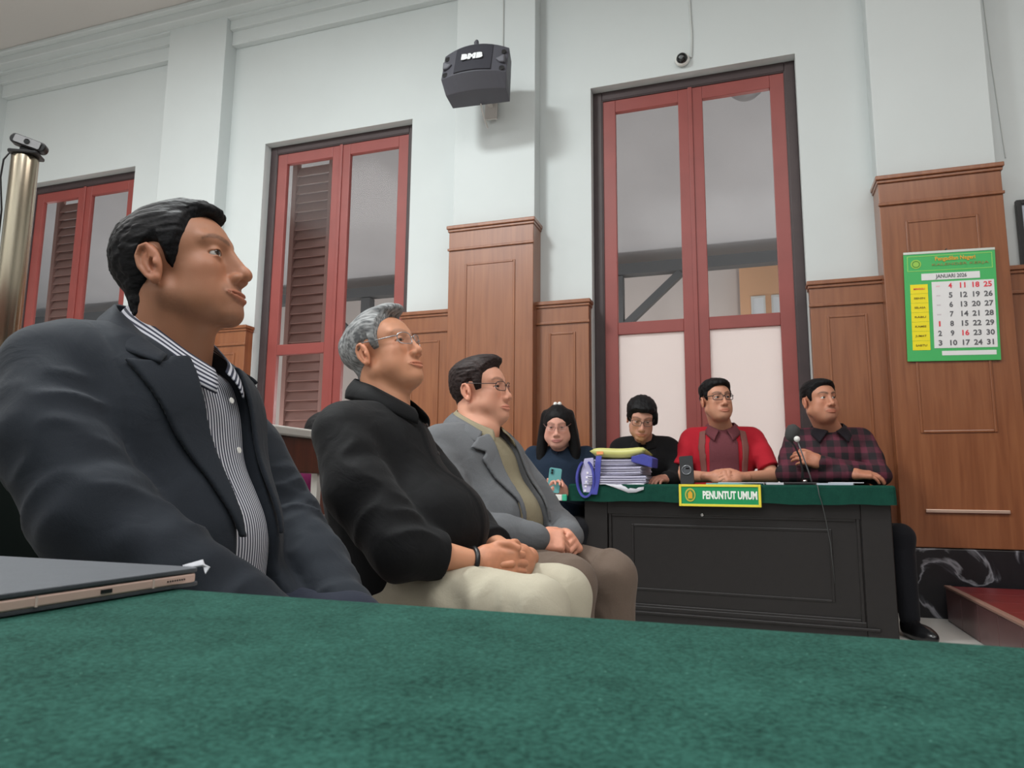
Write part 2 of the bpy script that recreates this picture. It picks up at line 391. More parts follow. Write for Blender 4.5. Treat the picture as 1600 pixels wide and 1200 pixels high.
# red platform on the right
pf = empty('platform_step', (1.035, 3.0, 0)); tag(pf, 'low platform clad in dark red tiles beside the tall wooden pilaster', 'platform')
MAROON = mat('maroon_tile', (112, 34, 36), 0.35, noise=(6, 0.12))
SIDE = mat('grey_maroon_cladding', (92, 62, 62), 0.3, noise=(3, 0.15))
box('body', 0.012, 3.0, 0.0, 1.90, 0, 0.19, SIDE, pf)
for i in range(6):
    for j in range(4):
        box('tile', 0.03+j*0.36, 0.03+j*0.36+0.354, 0.02+i*0.312, 0.02+i*0.312+0.306, 0.19, 0.2, MAROON, pf, bevel=0.002)
for i in range(6):
    box('side_tile', 0.0, 0.013, 0.005+i*0.316, 0.005+i*0.316+0.312, 0.004, 0.19, SIDE, pf, bevel=0.002)
box('edge_strip', -0.008, 0.028, 0.0, 1.90, 0.19, 0.203, mat('edge_trim', (140, 108, 96), 0.4), pf, bevel=0.003)

# ------------------------------------------------------------------ foreground table with felt cloth
TZ = 0.665
ft = empty('felt_table', (0.4, 0.0, 0)); tag(ft, 'long table covered in green felt filling the foreground', 'table')
def felt_sheet():
    bm = bmesh.new(); nx, ny = 60, 24
    x0, x1, y0, y1 = -1.3, 1.8, -0.55, 0.446
    prof = [(y0+(y1-0.012-y0)*j/ny, 0.0) for j in range(ny+1)]
    for a in range(1, 7):
        t = a/6*math.pi/2; prof.append((y1-0.012+0.012*math.sin(t), -0.012+0.012*math.cos(t)))
    prof += [(y1+0.002, -0.05), (y1+0.003, -0.12), (y1+0.002, -0.22)]
    rows = []
    for i in range(nx+1):
        x = x0+(x1-x0)*i/nx
        rows.append([bm.verts.new((x-0.4, y + (0.004*math.sin(x*9)+0.003*math.sin(x*23) if z < -0.03 else 0) - 0.016*(x+0.4), TZ+z)) for y, z in prof])
    for A, B in zip(rows, rows[1:]):
        for j in range(len(prof)-1): bm.faces.new((A[j], A[j+1], B[j+1], B[j]))
    return bm
fc = obj('felt_cloth', felt_sheet(), FELT, ft, smooth=True)
box('table_top', -1.68, 1.38, -0.53, 0.39, TZ-0.035, TZ-0.003, WOOD_D, ft)
for x in (-1.6, 1.3):
    for y in (-0.48, 0.32): box('leg', x-0.03, x+0.03, y-0.03, y+0.03, 0, TZ-0.035, WOOD_D, ft)

# ------------------------------------------------------------------ tablet in its folio case
tb_ = empty('tablet_computer', (-0.402, 0.372, TZ+0.0008), math.radians(-1.0)); tag(tb_, 'tablet in a dark grey folio case lying on the green felt', 'tablet')
ROSE = mat('rose_gold_metal', (222, 190, 178), 0.35, 0.15)
CASE = mat('dark_grey_folio', (70, 74, 80), 0.55, noise=(60, 0.06), bump=(300, 0.15))
def slab(bm, x0, x1, y0, y1, z0, z1, r, n=5):
    pts = []
    for cx, cy, a0 in ((x1-r, y1-r, 0), (x0+r, y1-r, 90), (x0+r, y0+r, 180), (x1-r, y0+r, 270)):
        for i in range(n+1):
            a = math.radians(a0+90*i/n); pts.append((cx+r*math.cos(a), cy+r*math.sin(a)))
    A = [bm.verts.new((x, y, z0)) for x, y in pts]; B = [bm.verts.new((x, y, z1)) for x, y in pts]
    bm.faces.new(A); bm.faces.new(B)
    for i in range(len(pts)): bm.faces.new((A[i], A[(i+1) % len(pts)], B[(i+1) % len(pts)], B[i]))
    return bm
obj('back_cover', slab(bmesh.new(), -0.262, -0.0005, -0.084, 0.084, 0.0, 0.0028, 0.006), CASE, tb_, bevel=0.0006)
body = obj('tablet_body', slab(bmesh.new(), -0.258, 0.0, -0.0825, 0.0825, 0.0028, 0.0092, 0.009), ROSE, tb_, bevel=0.001)
obj('front_cover', slab(bmesh.new(), -0.262, 0.0, -0.083, 0.083, 0.0100, 0.0132, 0.007), CASE, tb_, bevel=0.0008)
obj('screen_edge', slab(bmesh.new(), -0.256, -0.0012, -0.081, 0.081, 0.0090, 0.0104, 0.008), BLACKP, tb_)
obj('charging_port', slab(bmesh.new(), -0.0035, 0.0006, -0.0045, 0.0045, 0.0048, 0.0072, 0.0009), BLACKP, body)
for i in range(8): obj('speaker_hole', tube(bmesh.new(), [(-0.002, 0.051+i*0.0022, 0.006), (0.0004, 0.051+i*0.0022, 0.006)], 0.00065, 8), BLACKP, body)
for y in (0.038, -0.048): box('antenna_line', -0.003, 0.0004, y-0.0008, y+0.0008, 0.0029, 0.0091, mat('antenna_plastic', (216, 196, 186), 0.5), body)
FRAY = mat('frayed_film', (190, 192, 198), 0.4)
for i in range(5):
    a = random.uniform(0, 1)
    obj('frayed_corner', tube(bmesh.new(), [(-0.008-0.002*i, 0.081, 0.0132), (-0.002-0.001*i, 0.086+0.001*i, 0.0145+0.0006*i), (0.003, 0.0885-0.001*i, 0.0125-0.001*i)], [0.0011, 0.0012, 0.0005], 6), FRAY, tb_)

# ------------------------------------------------------------------ prosecutors' desk
DA = math.radians(-5.2)
dk = empty('court_desk', (-0.17, 4.145, 0), DA); tag(dk, 'black panelled desk with a green cloth top in front of the window', 'desk')
# local x from -0.88 (left) to 0.83 (right), y 0 = front, z up
FELT2 = felt('green_desk_cloth', (14, 50, 42), (28, 74, 62))
def desk_cloth():
    bm = bmesh.new(); X0, X1, Y0, Y1, Zt, Zb = -0.89, 0.845, -0.022, 0.475, 0.772, 0.672
    r = 0.02; ring = []
    for cx, cy, a0 in ((X1-r, Y1-r, 0), (X0+r, Y1-r, 90), (X0+r, Y0+r, 180), (X1-r, Y0+r, 270)):
        for i in range(5):
            a = math.radians(a0+90*i/4); ring.append((cx+r*math.cos(a), cy+r*math.sin(a)))
    # subdivide long edges for a slightly wavy hem
    pts = []
    for i in range(len(ring)):
        a, b = ring[i], ring[(i+1) % len(ring)]; L = math.dist(a, b); k_ = max(1, int(L/0.06))
        for j in range(k_): pts.append((a[0]+(b[0]-a[0])*j/k_, a[1]+(b[1]-a[1])*j/k_))
    lev = [(0.012, Zt), (0.004, Zt-0.004), (0.0, Zt-0.012), (-0.001, Zt-0.05), (-0.002, Zb)]
    rows = [[bm.verts.new((x + (-1 if x > 0 else 1)*d, y + (-1 if y > 0.2 else 1)*d, z + (0.003*math.sin(x*11)+0.002*math.sin(x*31) if z == Zb else 0))) for x, y in pts] for d, z in lev]
    bm.faces.new(rows[0])
    for A, B in zip(rows, rows[1:]):
        for j in range(len(pts)): bm.faces.new((A[j], A[(j+1) % len(pts)], B[(j+1) % len(pts)], B[j]))
    return bm
obj('green_cloth', desk_cloth(), FELT2, dk, smooth=False)
box('desk_top', -0.87, 0.825, 0.0, 0.455, 0.70, 0.765, BLACKW, dk)
def dpart(nm, a, b, y0, y1, z0, z1, bev=0.004): return box(nm, a, b, y0, y1, z0, z1, BLACKW, dk, bevel=bev)
dpart('modesty_panel', -0.66, 0.70, 0.035, 0.05, 0.06, 0.70)
dpart('stile', -0.80, -0.66, 0.02, 0.06, 0.0, 0.70); dpart('stile', 0.68, 0.82, 0.02, 0.06, 0.0, 0.70)
dpart('rail', -0.66, 0.68, 0.022, 0.055, 0.60, 0.70); dpart('rail', -0.66, 0.68, 0.022, 0.055, 0.0, 0.09)
obj('panel_moulding', frame_bm(-0.655, 0.675, 0.085, 0.605, 0.018, 0.026, 0.045), BLACKW, dk, bevel=0.004)
obj('panel_moulding', frame_bm(-0.52, 0.54, 0.175, 0.545, 0.014, 0.03, 0.042), BLACKW, dk, bevel=0.003)
dpart('ledge_moulding', -0.78, 0.74, 0.008, 0.03, 0.050, 0.064)
dpart('side_panel', -0.80, -0.775, 0.06, 0.44, 0.0, 0.70); dpart('side_panel', 0.795, 0.82, 0.06, 0.44, 0.0, 0.70)
lk = obj('drawer_lock', lathe(bmesh.new(), [(0.004, -0.004), (0.008, -0.003), (0.009, 0.0), (0.009, 0.01)], 16, Matrix.Translation((-0.115, 0.018, 0.605)) @ Matrix.Rotation(math.radians(-90), 4, 'X')), mat('chrome', (220, 220, 220), 0.15, 1.0), dk, smooth=True)

# name board hanging on the desk front
sg = empty('name_board', (-0.185, 4.115, 0.712), DA); tag(sg, 'green name board with yellow border and white lettering on the desk front', 'sign')
YEL = mat('yellow_edge', (222, 206, 60), 0.5); SGR = mat('sign_green', (20, 140, 84), 0.45)
box('board', -0.213, 0.213, -0.006, 0.004, -0.056, 0.056, SGR, sg)
obj('border', frame_bm(-0.217, 0.217, -0.06, 0.06, 0.013, -0.010, 0.004), YEL, sg, bevel=0.002)
text_mesh('lettering', 'PENUNTUT UMUM', 0.058, mat('sign_white', (235, 238, 232), 0.5), sg, Matrix.Translation((0.055, -0.0066, 0.0)) @ FACE_FRONT, bold=0.0022, width=0.285)
bm = lathe(bmesh.new(), [(0.032, 0), (0.032, 0.001)], 24, Matrix.Translation((-0.155, -0.0075, 0.002)) @ Matrix.Rotation(math.radians(90), 4, 'X') @ Matrix.Diagonal((0.9, 1.15, 1, 1)))
em = obj('emblem', bm, mat('emblem_gold', (190, 178, 70), 0.5), sg)
bm = lathe(bmesh.new(), [(0.025, 0), (0.025, 0.001)], 24, Matrix.Translation((-0.155, -0.0086, 0.002)) @ Matrix.Rotation(math.radians(90), 4, 'X') @ Matrix.Diagonal((0.9, 1.15, 1, 1)))
obj('emblem_field', bm, mat('emblem_green', (70, 130, 60), 0.5), em)
bm = bmesh.new(); prism(bm, [(-0.155-0.012, -0.018), (-0.155+0.012, -0.018), (-0.155+0.012, 0.012), (-0.155, 0.026), (-0.155-0.012, 0.012)], -0.0105, -0.009)
obj('emblem_shield', bm, mat('emblem_orange', (214, 160, 40), 0.5), em)

# ------------------------------------------------------------------ things lying on the desk (desk frame D)
D = Matrix.Translation((-0.17, 4.145, 0)) @ Matrix.Rotation(DA, 4, 'Z')
def on_desk(x, y, z=0.7725): return D @ Vector((x, y, z))
TOPZ = 0.7725
def warped_ream(w, d, h, bend, seed, nlay):
    """a ream of loose sheets: layered outline with slight sheet-to-sheet shifts"""
    rnd = random.Random(seed); bm = bmesh.new(); rows = []
    for k_ in range(nlay*2):
        z = h*(k_//2 + (k_ % 2)*0.93)/nlay; s = rnd.uniform(-1, 1)*0.004
        ins = 0.0 if k_ % 2 == 0 else 0.0
        pts = []
        for x, y in ((-1, -1), (-0.3, -1), (0.35, -1), (1, -1), (1, 1), (0.35, 1), (-0.3, 1), (-1, 1)):
            pts.append(bm.verts.new((x*w/2+s, y*d/2+s*0.6+(0.006*math.sin(k_*1.3) if y < 0 else 0), z + bend*(x*x)*(1 - z/h) - bend*0.4*(1-abs(x)))))
        rows.append(pts)
    bm.faces.new(rows[0]); bm.faces.new(rows[-1])
    for A, B in zip(rows, rows[1:]):
        for j in range(8): bm.faces.new((A[j], A[(j+1) % 8], B[(j+1) % 8], B[j]))
    return bm
SHEET = mat('paper_ream', (188, 186, 204), 0.8, noise=(90, 0.06, (0.3, 0.3, 3)))
p = on_desk(-0.66, 0.10, TOPZ+0.004)
# lower ream hangs slightly over the desk front edge
for i, (dx, dy, z, w, d, h, a, lab) in enumerate((
        (0.06, -0.015, 0.000, 0.34, 0.24, 0.048, 5, 'lowest ream of loose white papers in the pile on the desk'),
        (0.055, 0.0, 0.050, 0.32, 0.22, 0.052, -3, 'middle ream of white papers in the pile on the desk'),
        (0.045, 0.005, 0.104, 0.30, 0.21, 0.040, 2, 'upper ream of white papers just below the yellow folder'))):
    q = on_desk(-0.66+dx, 0.115+dy, TOPZ+0.001+z)
    o = obj('paper_ream', warped_ream(w, d, h, 0.004, 3+i, 9), SHEET, loc=q); o.rotation_euler = (0, 0, DA+math.radians(a))
    tag(o, lab, 'papers', 'paper reams in the pile')
# loose sheets drooping over the front edge of the desk
bm = bmesh.new(); rows = []
for i in range(9):
    t = i/8
    x = -0.10+0.36*t
    droop = 0.055*max(0, 1-abs(t-0.80)/0.42)
    rows.append([bm.verts.new((x, 0.13, 0.0)), bm.verts.new((x, 0.0, 0.0015)), bm.verts.new((x, -0.012-0.006*math.sin(t*5), -0.002-droop*0.35)), bm.verts.new((x, -0.018-0.005*math.sin(t*7), -0.004-droop))])
for A, B in zip(rows, rows[1:]):
    for j in range(3): bm.faces.new((A[j], A[j+1], B[j+1], B[j]))
o = obj('loose_sheet', bm, PAPER, smooth=True, loc=on_desk(-0.69, -0.012, TOPZ+0.0015)); o.rotation_euler = (0, 0, DA)
md = o.modifiers.new('solid', 'SOLIDIFY'); md.thickness = 0.0012
tag(o, 'loose white sheets drooping over the front edge of the desk', 'papers')
# yellow folder
def pillow_slab(w, d, h, n=14):
    bm = bmesh.new(); g = []
    for s in (1, -1):
        rows = []
        for i in range(n+1):
            r_ = []
            for j in range(n+1):
                u, v_ = i/n*2-1, j/n*2-1
                e = (1-u**6)*(1-v_**6)
                r_.append(bm.verts.new((u*w/2, v_*d/2, s*h/2*e**0.5 + 0.005*math.sin(u*3+1)*v_ + 0.006*u*u)))
            rows.append(r_)
        for A, B in zip(rows, rows[1:]):
            for j in range(n): bm.faces.new((A[j], A[j+1], B[j+1], B[j]))
    bmesh.ops.remove_doubles(bm, verts=bm.verts, dist=0.0004)
    return bm
q = on_desk(-0.595, 0.12, TOPZ+0.178)
yf = obj('yellow_folder', pillow_slab(0.335, 0.24, 0.06), mat('yellow_plastic', (192, 190, 116), 0.4, noise=(5, 0.06)), smooth=True, loc=q)
yf.rotation_euler = (math.radians(-3), math.radians(-1), DA+0.05); tag(yf, 'pale yellow plastic folder lying on top of the paper pile', 'folder')
bm = bmesh.new(); bx(bm, -0.02, 0.02, -0.001, 0.001, -0.009, 0.009)
obj('orange_sticker', bm, mat('orange_sticker', (232, 150, 92), 0.6), yf, loc=(-0.105, -0.121, -0.002))
# blue tote bag slumped around the pile
bag = empty('tote_bag', tuple(on_desk(-0.775, 0.02, 0))); bag.rotation_euler = (0, 0, DA); tag(bag, 'blue fabric bag with handle hanging over the desk edge beside the papers', 'bag')
BLUE = mat('blue_fabric', (62, 66, 150), 0.75, noise=(40, 0.1)); LILAC = mat('lilac_fabric', (176, 172, 206), 0.8)
def strap(pts, w, th, m, name, par, axis=(1, 0, 0)):
    bm = bmesh.new(); a = Vector(axis).normalized()*w/2; rows = []
    P_ = [Vector(p_) for p_ in pts]
    for i, c_ in enumerate(P_):
        t = (P_[min(i+1, len(P_)-1)]-P_[max(i-1, 0)]).normalized(); nn = t.cross(a).normalized()*th/2
        rows.append([bm.verts.new(c_-a-nn), bm.verts.new(c_+a-nn), bm.verts.new(c_+a+nn), bm.verts.new(c_-a+nn)])
    for A, B in zip(rows, rows[1:]):
        for j in range(4): bm.faces.new((A[j], A[(j+1) % 4], B[(j+1) % 4], B[j]))
    bm.faces.new(rows[0]); bm.faces.new(rows[-1])
    return obj(name, bm, m, par, smooth=False)
def arc(c, ax, az, y, a0, a1, n=18): return [(c[0]+ax*math.cos(math.radians(a0+(a1-a0)*i/n)), y+0.004*math.sin(i*0.9), c[1]+az*math.sin(math.radians(a0+(a1-a0)*i/n))) for i in range(n+1)]
strap(arc((0.0, 0.80), 0.052, 0.105, -0.052, -250, 70, 24), 0.020, 0.012, BLUE, 'handle', bag, (0, 1, 0.0))
bm = bmesh.new(); prism(bm, [(-0.02, 0.72), (0.022, 0.71), (0.05, 0.82), (0.045, 0.925), (-0.01, 0.92), (-0.035, 0.83)], -0.043, -0.036)
obj('side_panel', bm, LILAC, bag, bevel=0.003)
strap([(0.08, -0.04, 0.935), (0.078, -0.05, 0.90), (0.072, -0.054, 0.80), (0.055, -0.056, 0.71)], 0.034, 0.006, BLUE, 'handle', bag, (1, 0, 0))
bm = bmesh.new(); prism(bm, [(0.27, 0.90), (0.39, 0.865), (0.395, 0.92), (0.34, 0.945), (0.27, 0.93)], -0.03, 0.12)
obj('flap', bm, BLUE, bag, bevel=0.004)
for i in range(5):
    box('printed_mark', -0.012+i*0.004, -0.004+i*0.004+0.004, -0.046, -0.0435, 0.725+i*0.026, 0.738+i*0.026, mat('white_print', (232, 228, 236), 0.7), bag)
# standing black phone with ring
ph = empty('standing_phone', tuple(on_desk(0.075-0.275, 0.07, TOPZ)), DA); tag(ph, 'black phone standing upright on the desk before the man in red', 'phone')
Mp = Matrix.Rotation(math.radians(-10), 4, 'X') @ Matrix.Rotation(math.radians(-4), 4, 'Y')
bm = bmesh.new(); slab(bm, -0.039, 0.039, 0.0, 0.165, 0, 0.009, 0.01)
bm.transform(Mp @ Matrix(((1, 0, 0, 0), (0, 0, 1, 0), (0, 1, 0, 0.001), (0, 0, 0, 1))))
phb = obj('body', bm, mat('phone_black', (20, 20, 24), 0.25), ph, bevel=0.0015)
bm = bmesh.new(); tube(bm, [(0.026*math.cos(t*math.pi/10), -0.002, 0.082+0.026*math.sin(t*math.pi/10)) for t in range(20)], 0.004, 8, closed=True); bm.transform(Mp)
obj('finger_ring', bm, mat('ring_grey', (120, 122, 126), 0.3, 0.7), phb, smooth=True)
bm = lathe(bmesh.new(), [(0.021, 0), (0.021, 0.002)], 20, Mp @ Matrix.Translation((0, -0.0005, 0.082)) @ Matrix.Rotation(math.radians(90), 4, 'X'))
obj('ring_plate', bm, mat('plate_grey', (70, 72, 76), 0.3, 0.5), phb)
bm = bmesh.new(); bx(bm, -0.03, 0.03, 0.009, 0.075, 0, 0.006); bx(bm, -0.01, 0.01, 0.03, 0.036, 0.0, 0.09, Matrix.Rotation(math.radians(12), 4, 'X'))
obj('stand', bm, mat('phone_black', (20, 20, 24)), ph)
# papers and a yellow note on the desk
def sheet(name, x, y, w, d, h, rz, m, lab, z=0.0):
    o = box(name, -w/2, w/2, -d/2, d/2, 0, h, m, loc=on_desk(x, y, TOPZ+z+0.0004)); o.rotation_euler = (0, 0, DA+rz); tag(o, lab, 'papers'); return o
sheet('document_folder', 0.06, 0.075, 0.30, 0.13, 0.007, 0.06, mat('teal_folder', (120, 190, 190), 0.6), 'thin teal document folder under the folded hands of the man in red')
sheet('paper_stack', 0.10, 0.06, 0.24, 0.10, 0.004, -0.05, PAPER, 'white paper sheets lying on the thin teal folder', 0.0075)
sheet('paper_stack', 0.30, 0.075, 0.16, 0.10, 0.012, 0.2, PAPER, 'small stack of white papers left of the microphone base')
sheet('notepad', 0.335, 0.19, 0.06, 0.05, 0.014, 0.1, mat('yellow_note', (222, 200, 90), 0.6), 'small yellow notepad between red and plaid shirted men')
sheet('paper_stack', 0.56, 0.08, 0.20, 0.11, 0.010, -0.1, mat('pale_blue_paper', (186, 196, 208), 0.7), 'pale blue papers before the man in the plaid shirt')
sheet('paper_stack', 0.62, 0.085, 0.16, 0.10, 0.004, 0.12, PAPER, 'white sheet resting on the pale blue papers', 0.0105)
# microphones
mc = empty('desk_microphone', tuple(on_desk(0.40, 0.075, TOPZ))); tag(mc, 'black gooseneck microphone with foam head on a desk base', 'microphone')
bm = bmesh.new(); slab(bm, -0.09, 0.09, -0.05, 0.06, 0, 0.014, 0.02); obj('base', bm, BLACKP, mc, bevel=0.003)
gp = [(0.01, 0.0, 0.012), (0.012, -0.002, 0.08), (0.002, -0.004, 0.15), (-0.022, -0.006, 0.21), (-0.045, -0.01, 0.25)]
obj('gooseneck', tube(bmesh.new(), gp, [0.01, 0.006, 0.005, 0.005, 0.005], 10), BLACKP, mc, smooth=True)
FOAM = mat('foam', (62, 62, 62), 0.95, bump=(600, 0.8))
bm = lathe(bmesh.new(), [(0.004, 0.0), (0.022, 0.008), (0.036, 0.03), (0.037, 0.06), (0.03, 0.085), (0.008, 0.097)], 24, Matrix.Translation((-0.042, -0.008, 0.232)) @ Matrix.Rotation(math.radians(14), 4, 'Y'))
obj('foam_head', bm, FOAM, mc, smooth=True)
obj('switch', lathe(bmesh.new(), [(0.012, 0), (0.012, 0.01), (0.008, 0.014)], 16, Matrix.Translation((0.02, -0.02, 0.014))), mat('chrome', (220, 220, 220)), mc, smooth=True)
m2 = empty('thin_microphone', tuple(on_desk(0.44, 0.02, TOPZ))); tag(m2, 'slim microphone with white ball tip and cable trailing over the desk edge', 'microphone')
obj('stem', tube(bmesh.new(), [(0.02, 0.02, 0.001), (0.01, 0.012, 0.05), (-0.016, 0.008, 0.14), (-0.044, 0.0, 0.235)], 0.0035, 8), mat('stem_grey', (90, 90, 92), 0.4), m2, smooth=True)
bm = bmesh.new(); bmesh.ops.create_uvsphere(bm, u_segments=16, v_segments=10, radius=0.016, matrix=Matrix.Translation((-0.046, -0.002, 0.243))); obj('ball_tip', bm, WHITEP, m2, smooth=True)
obj('cable', tube(bmesh.new(), [(0.02, 0.02, 0.003), (0.032, -0.02, 0.004), (0.04, -0.052, -0.002), (0.045, -0.056, -0.05), (0.058, -0.052, -0.10), (0.07, -0.03, -0.16), (0.09, -0.02, -0.30), (0.1, -0.02, -0.50)], 0.0022, 6), mat('cable_grey', (70, 72, 72), 0.5), m2, smooth=True)

# ------------------------------------------------------------------ wall mounted things
cl = empty('wall_calendar', (1.20, 4.988, 1.895), 0); tag(cl, 'green wall calendar with yellow weekday column hung on the tall wooden pilaster', 'calendar')
CM = Matrix.Rotation(math.radians(1.6), 4, 'Y')
CG = mat('calendar_green', (66, 176, 96), 0.5); CW = mat('calendar_white', (226, 226, 226), 0.5); CY = mat('calendar_yellow', (238, 222, 24), 0.5)
def cbox(nm, x0, x1, z0, z1, y, m, par=None, th=0.0015):
    bm = bx(bmesh.new(), x0, x1, y-th, y, z0, z1); bm.transform(CM); return obj(nm, bm, m, par or cl)
sh_ = cbox('sheet', -0.252, 0.252, -0.352, 0.352, 0.0, CG, th=0.004)
cbox('binding_strip', -0.252, 0.252, 0.338, 0.353, -0.004, mat('tin_strip', (206, 214, 206), 0.35, 0.4), th=0.003)
bm = frame_bm(-0.232, 0.236, 0.225, 0.325, 0.004, -0.0056, -0.004); bm.transform(CM); obj('header_border', bm, mat('pale_green_print', (150, 214, 110), 0.5), sh_)
bm = lathe(bmesh.new(), [(0.030, 0), (0.030, 0.001)], 24, CM @ Matrix.Translation((-0.183, -0.005, 0.272)) @ Matrix.Rotation(math.radians(90), 4, 'X')); obj('seal', bm, mat('seal_green', (150, 200, 80), 0.5), sh_)
bm = bmesh.new(); tube(bm, [(-0.183+0.02*math.cos(t*math.pi/8), -0.0065, 0.272+0.02*math.sin(t*math.pi/8)) for t in range(16)], 0.0022, 6, closed=True); bm.transform(CM); obj('seal_ring', bm, mat('seal_dark', (70, 140, 60), 0.5), sh_)
def ctext(nm, s, size, x, z, m, bold=0.0, width=None, par=None):
    return text_mesh(nm, s, size, m, par or sh_, CM @ Matrix.Translation((x, -0.0068, z)) @ FACE_FRONT, bold=bold, width=width, depth=0.0004)
ORG = mat('header_gold', (222, 170, 60), 0.5); CDK = mat('date_grey', (92, 92, 96), 0.6); CRED = mat('date_red', (226, 60, 76), 0.6); BRN = mat('header_brown', (150, 140, 80), 0.6)
ctext('header_title', 'Pengadilan Negeri', 0.036, 0.035, 0.300, ORG, 0.0008, 0.22)
ctext('header_line', 'KALENDER KERJA', 0.022, 0.06, 0.262, BRN, 0.0, 0.31)
cbox('month_strip', -0.155, 0.165, 0.165, 0.208, -0.004, CW)
ctext('month_name', 'JANUARI 2026', 0.034, 0.01, 0.186, CDK, 0.0006, 0.17)
cbox('date_panel', -0.100, 0.238, -0.272, 0.152, -0.004, CW)
cbox('foot_strip', -0.06, 0.23, -0.318, -0.290, -0.004, CW)
days = ('MINGGU', 'SENIN', 'SELASA', 'RABU', 'KAMIS', 'JUMAT', 'SABTU')
for i, dn in enumerate(days):
    z = 0.098-i*0.0605
    cbox('weekday_cell', -0.220, -0.122, z-0.0295+0.012, z+0.0295+0.012, -0.004, CY)
    ctext('weekday_name', dn, 0.017, -0.171, z+0.012, CRED if i == 0 else mat('day_brown', (120, 104, 20), 0.6), 0.0003, 0.062)
for col_ in range(5):
    for row in range(7):
        dnum = col_*7 + row - 3
        x = -0.066 + col_*0.0675; z = 0.122-row*0.0605
        if dnum < 1:
            cbox('faint_date', x-0.011, x+0.011, z-0.004, z+0.004, -0.0056, mat('faint_print', (206, 196, 200), 0.6) if row else mat('faint_red', (230, 190, 196), 0.6), sh_, th=0.0004); continue
        red = row == 0 or dnum in (1, 16)
        ctext('date_number', str(dnum), 0.046, x, z, CRED if red else CDK, 0.0012, 0.02 if dnum < 10 and dnum != 1 else (0.009 if dnum == 1 else None), sh_)
obj('hanging_nail', tube(bmesh.new(), [(0, -0.012, 0.36), (0, 0.01, 0.362)], 0.004, 8), mat('nail', (90, 84, 80), 0.4, 0.8), cl)

# metal strip on the pilaster
o = obj('metal_strip', bx(bmesh.new(), -0.22, 0.22, -0.014, 0.0, -0.010, 0.010), mat('pale_metal', (206, 178, 160), 0.35, 0.5), loc=(1.20, 4.998, 0.628), bevel=0.003)
tag(o, 'pale metal strip fixed low across the wooden pilaster', 'strip')

# karaoke style loudspeaker on a bracket
sp = empty('loudspeaker', (-1.855, 4.62, 3.80)); tag(sp, 'black wedge shaped loudspeaker mounted high on the white pilaster', 'speaker')
sp.rotation_euler = (math.radians(-4), math.radians(0.5), math.radians(4))
SPK = mat('speaker_grey', (74, 74, 82), 0.55, bump=(200, 0.1))
def spk_body():
    bm = bmesh.new(); n_ = 12
    # cross-section in (y,z) swept along x, front curved in plan
    rows = []
    for i in range(n_+1):
        u = i/n_*2-1; x = u*0.252
        bow = 0.055*(1-u*u)
        rise = 0.03*(1-u*u)
        rows.append([bm.verts.new((x, -0.02-bow, 0.175+rise)), bm.verts.new((x*1.0, -0.075-bow, -0.06)), bm.verts.new((x*0.93, -0.005-bow*0.5, -0.150)), bm.verts.new((x*0.90, 0.14, -0.165)), bm.verts.new((x*0.90, 0.14, 0.175+rise))])
    for A, B in zip(rows, rows[1:]):
        for j in range(5): bm.faces.new((A[j], A[(j+1) % 5], B[(j+1) % 5], B[j]))
    bm.faces.new(rows[0]); bm.faces.new(rows[-1])
    return bm
sb = obj('cabinet', spk_body(), SPK, sp, bevel=0.004)
# grille panel following the bowed front
bm = bmesh.new(); rows = []
for i in range(13):
    u = (i/12*2-1)*0.56; bow = 0.055*(1-u*u)
    rows.append([bm.verts.new((u*0.252, -0.027-bow, 0.165+0.03*(1-u*u))), bm.verts.new((u*0.252, -0.082-bow, -0.05)), bm.verts.new((u*0.252, -0.07-bow, -0.05)), bm.verts.new((u*0.252, -0.01-bow, 0.165+0.03*(1-u*u)))])
for A, B in zip(rows, rows[1:]):
    for j in range(4): bm.faces.new((A[j], A[(j+1) % 4], B[(j+1) % 4], B[j]))
bm.faces.new(rows[0]); bm.faces.new(rows[-1])
gr_ = obj('grille', bm, mat('grille_dark', (46, 46, 54), 0.8, bump=(500, 0.5)), sp)
text_mesh('logo', 'BMB', 0.068, mat('logo_white', (226, 228, 230), 0.5), gr_, Matrix.Translation((-0.005, -0.119, 0.072)) @ Matrix.Rotation(math.radians(-13), 4, 'X') @ FACE_FRONT, bold=0.006, width=0.165, spacing=1.15)
# corner horn mouths and bolt recesses
for s in (-1, 1):
    for zz in (0.125, -0.035):
        u = 0.86*s; bow = 0.055*(1-u*u); t_ = (0.175-zz)/0.235
        y = -0.02-0.055*t_-bow
        bm = lathe(bmesh.new(), [(0.020, -0.003), (0.022, 0.0), (0.022, 0.006), (0.016, 0.0065)], 16, Matrix.Translation((u*0.252, y, zz)) @ Matrix.Rotation(math.radians(90), 4, 'X') @ Matrix.Rotation(math.radians(-13), 4, 'X'))
        obj('bolt_recess', bm, BLACKP, sp)
    bm = bmesh.new()
    prism(bm, [(s*0.165, 0.05), (s*0.238, 0.078), (s*0.240, 0.012), (s*0.20, 0.015)], -0.095, -0.05)
    obj('horn_fin', bm, mat('horn_grey', (84, 84, 92), 0.5), sp, bevel=0.01)
obj('top_knob', tube(bmesh.new(), [(0.0, -0.03, 0.19), (-0.004, -0.03, 0.25), (0.0, -0.03, 0.268)], [0.013, 0.019, 0.012], 12), SPK, sp, smooth=True)
bm = bmesh.new(); bx(bm, -0.018, 0.018, 0.10, 0.40, -0.02, 0.02); bx(bm, -0.05, 0.05, 0.395, 0.415, -0.12, 0.12); tube(bm, [(0, 0.12, -0.15), (0.01, 0.15, -0.22), (0.0, 0.33, -0.24)], 0.006)
obj('wall_bracket', bm, mat('bracket_grey', (190, 186, 182), 0.5), sp)
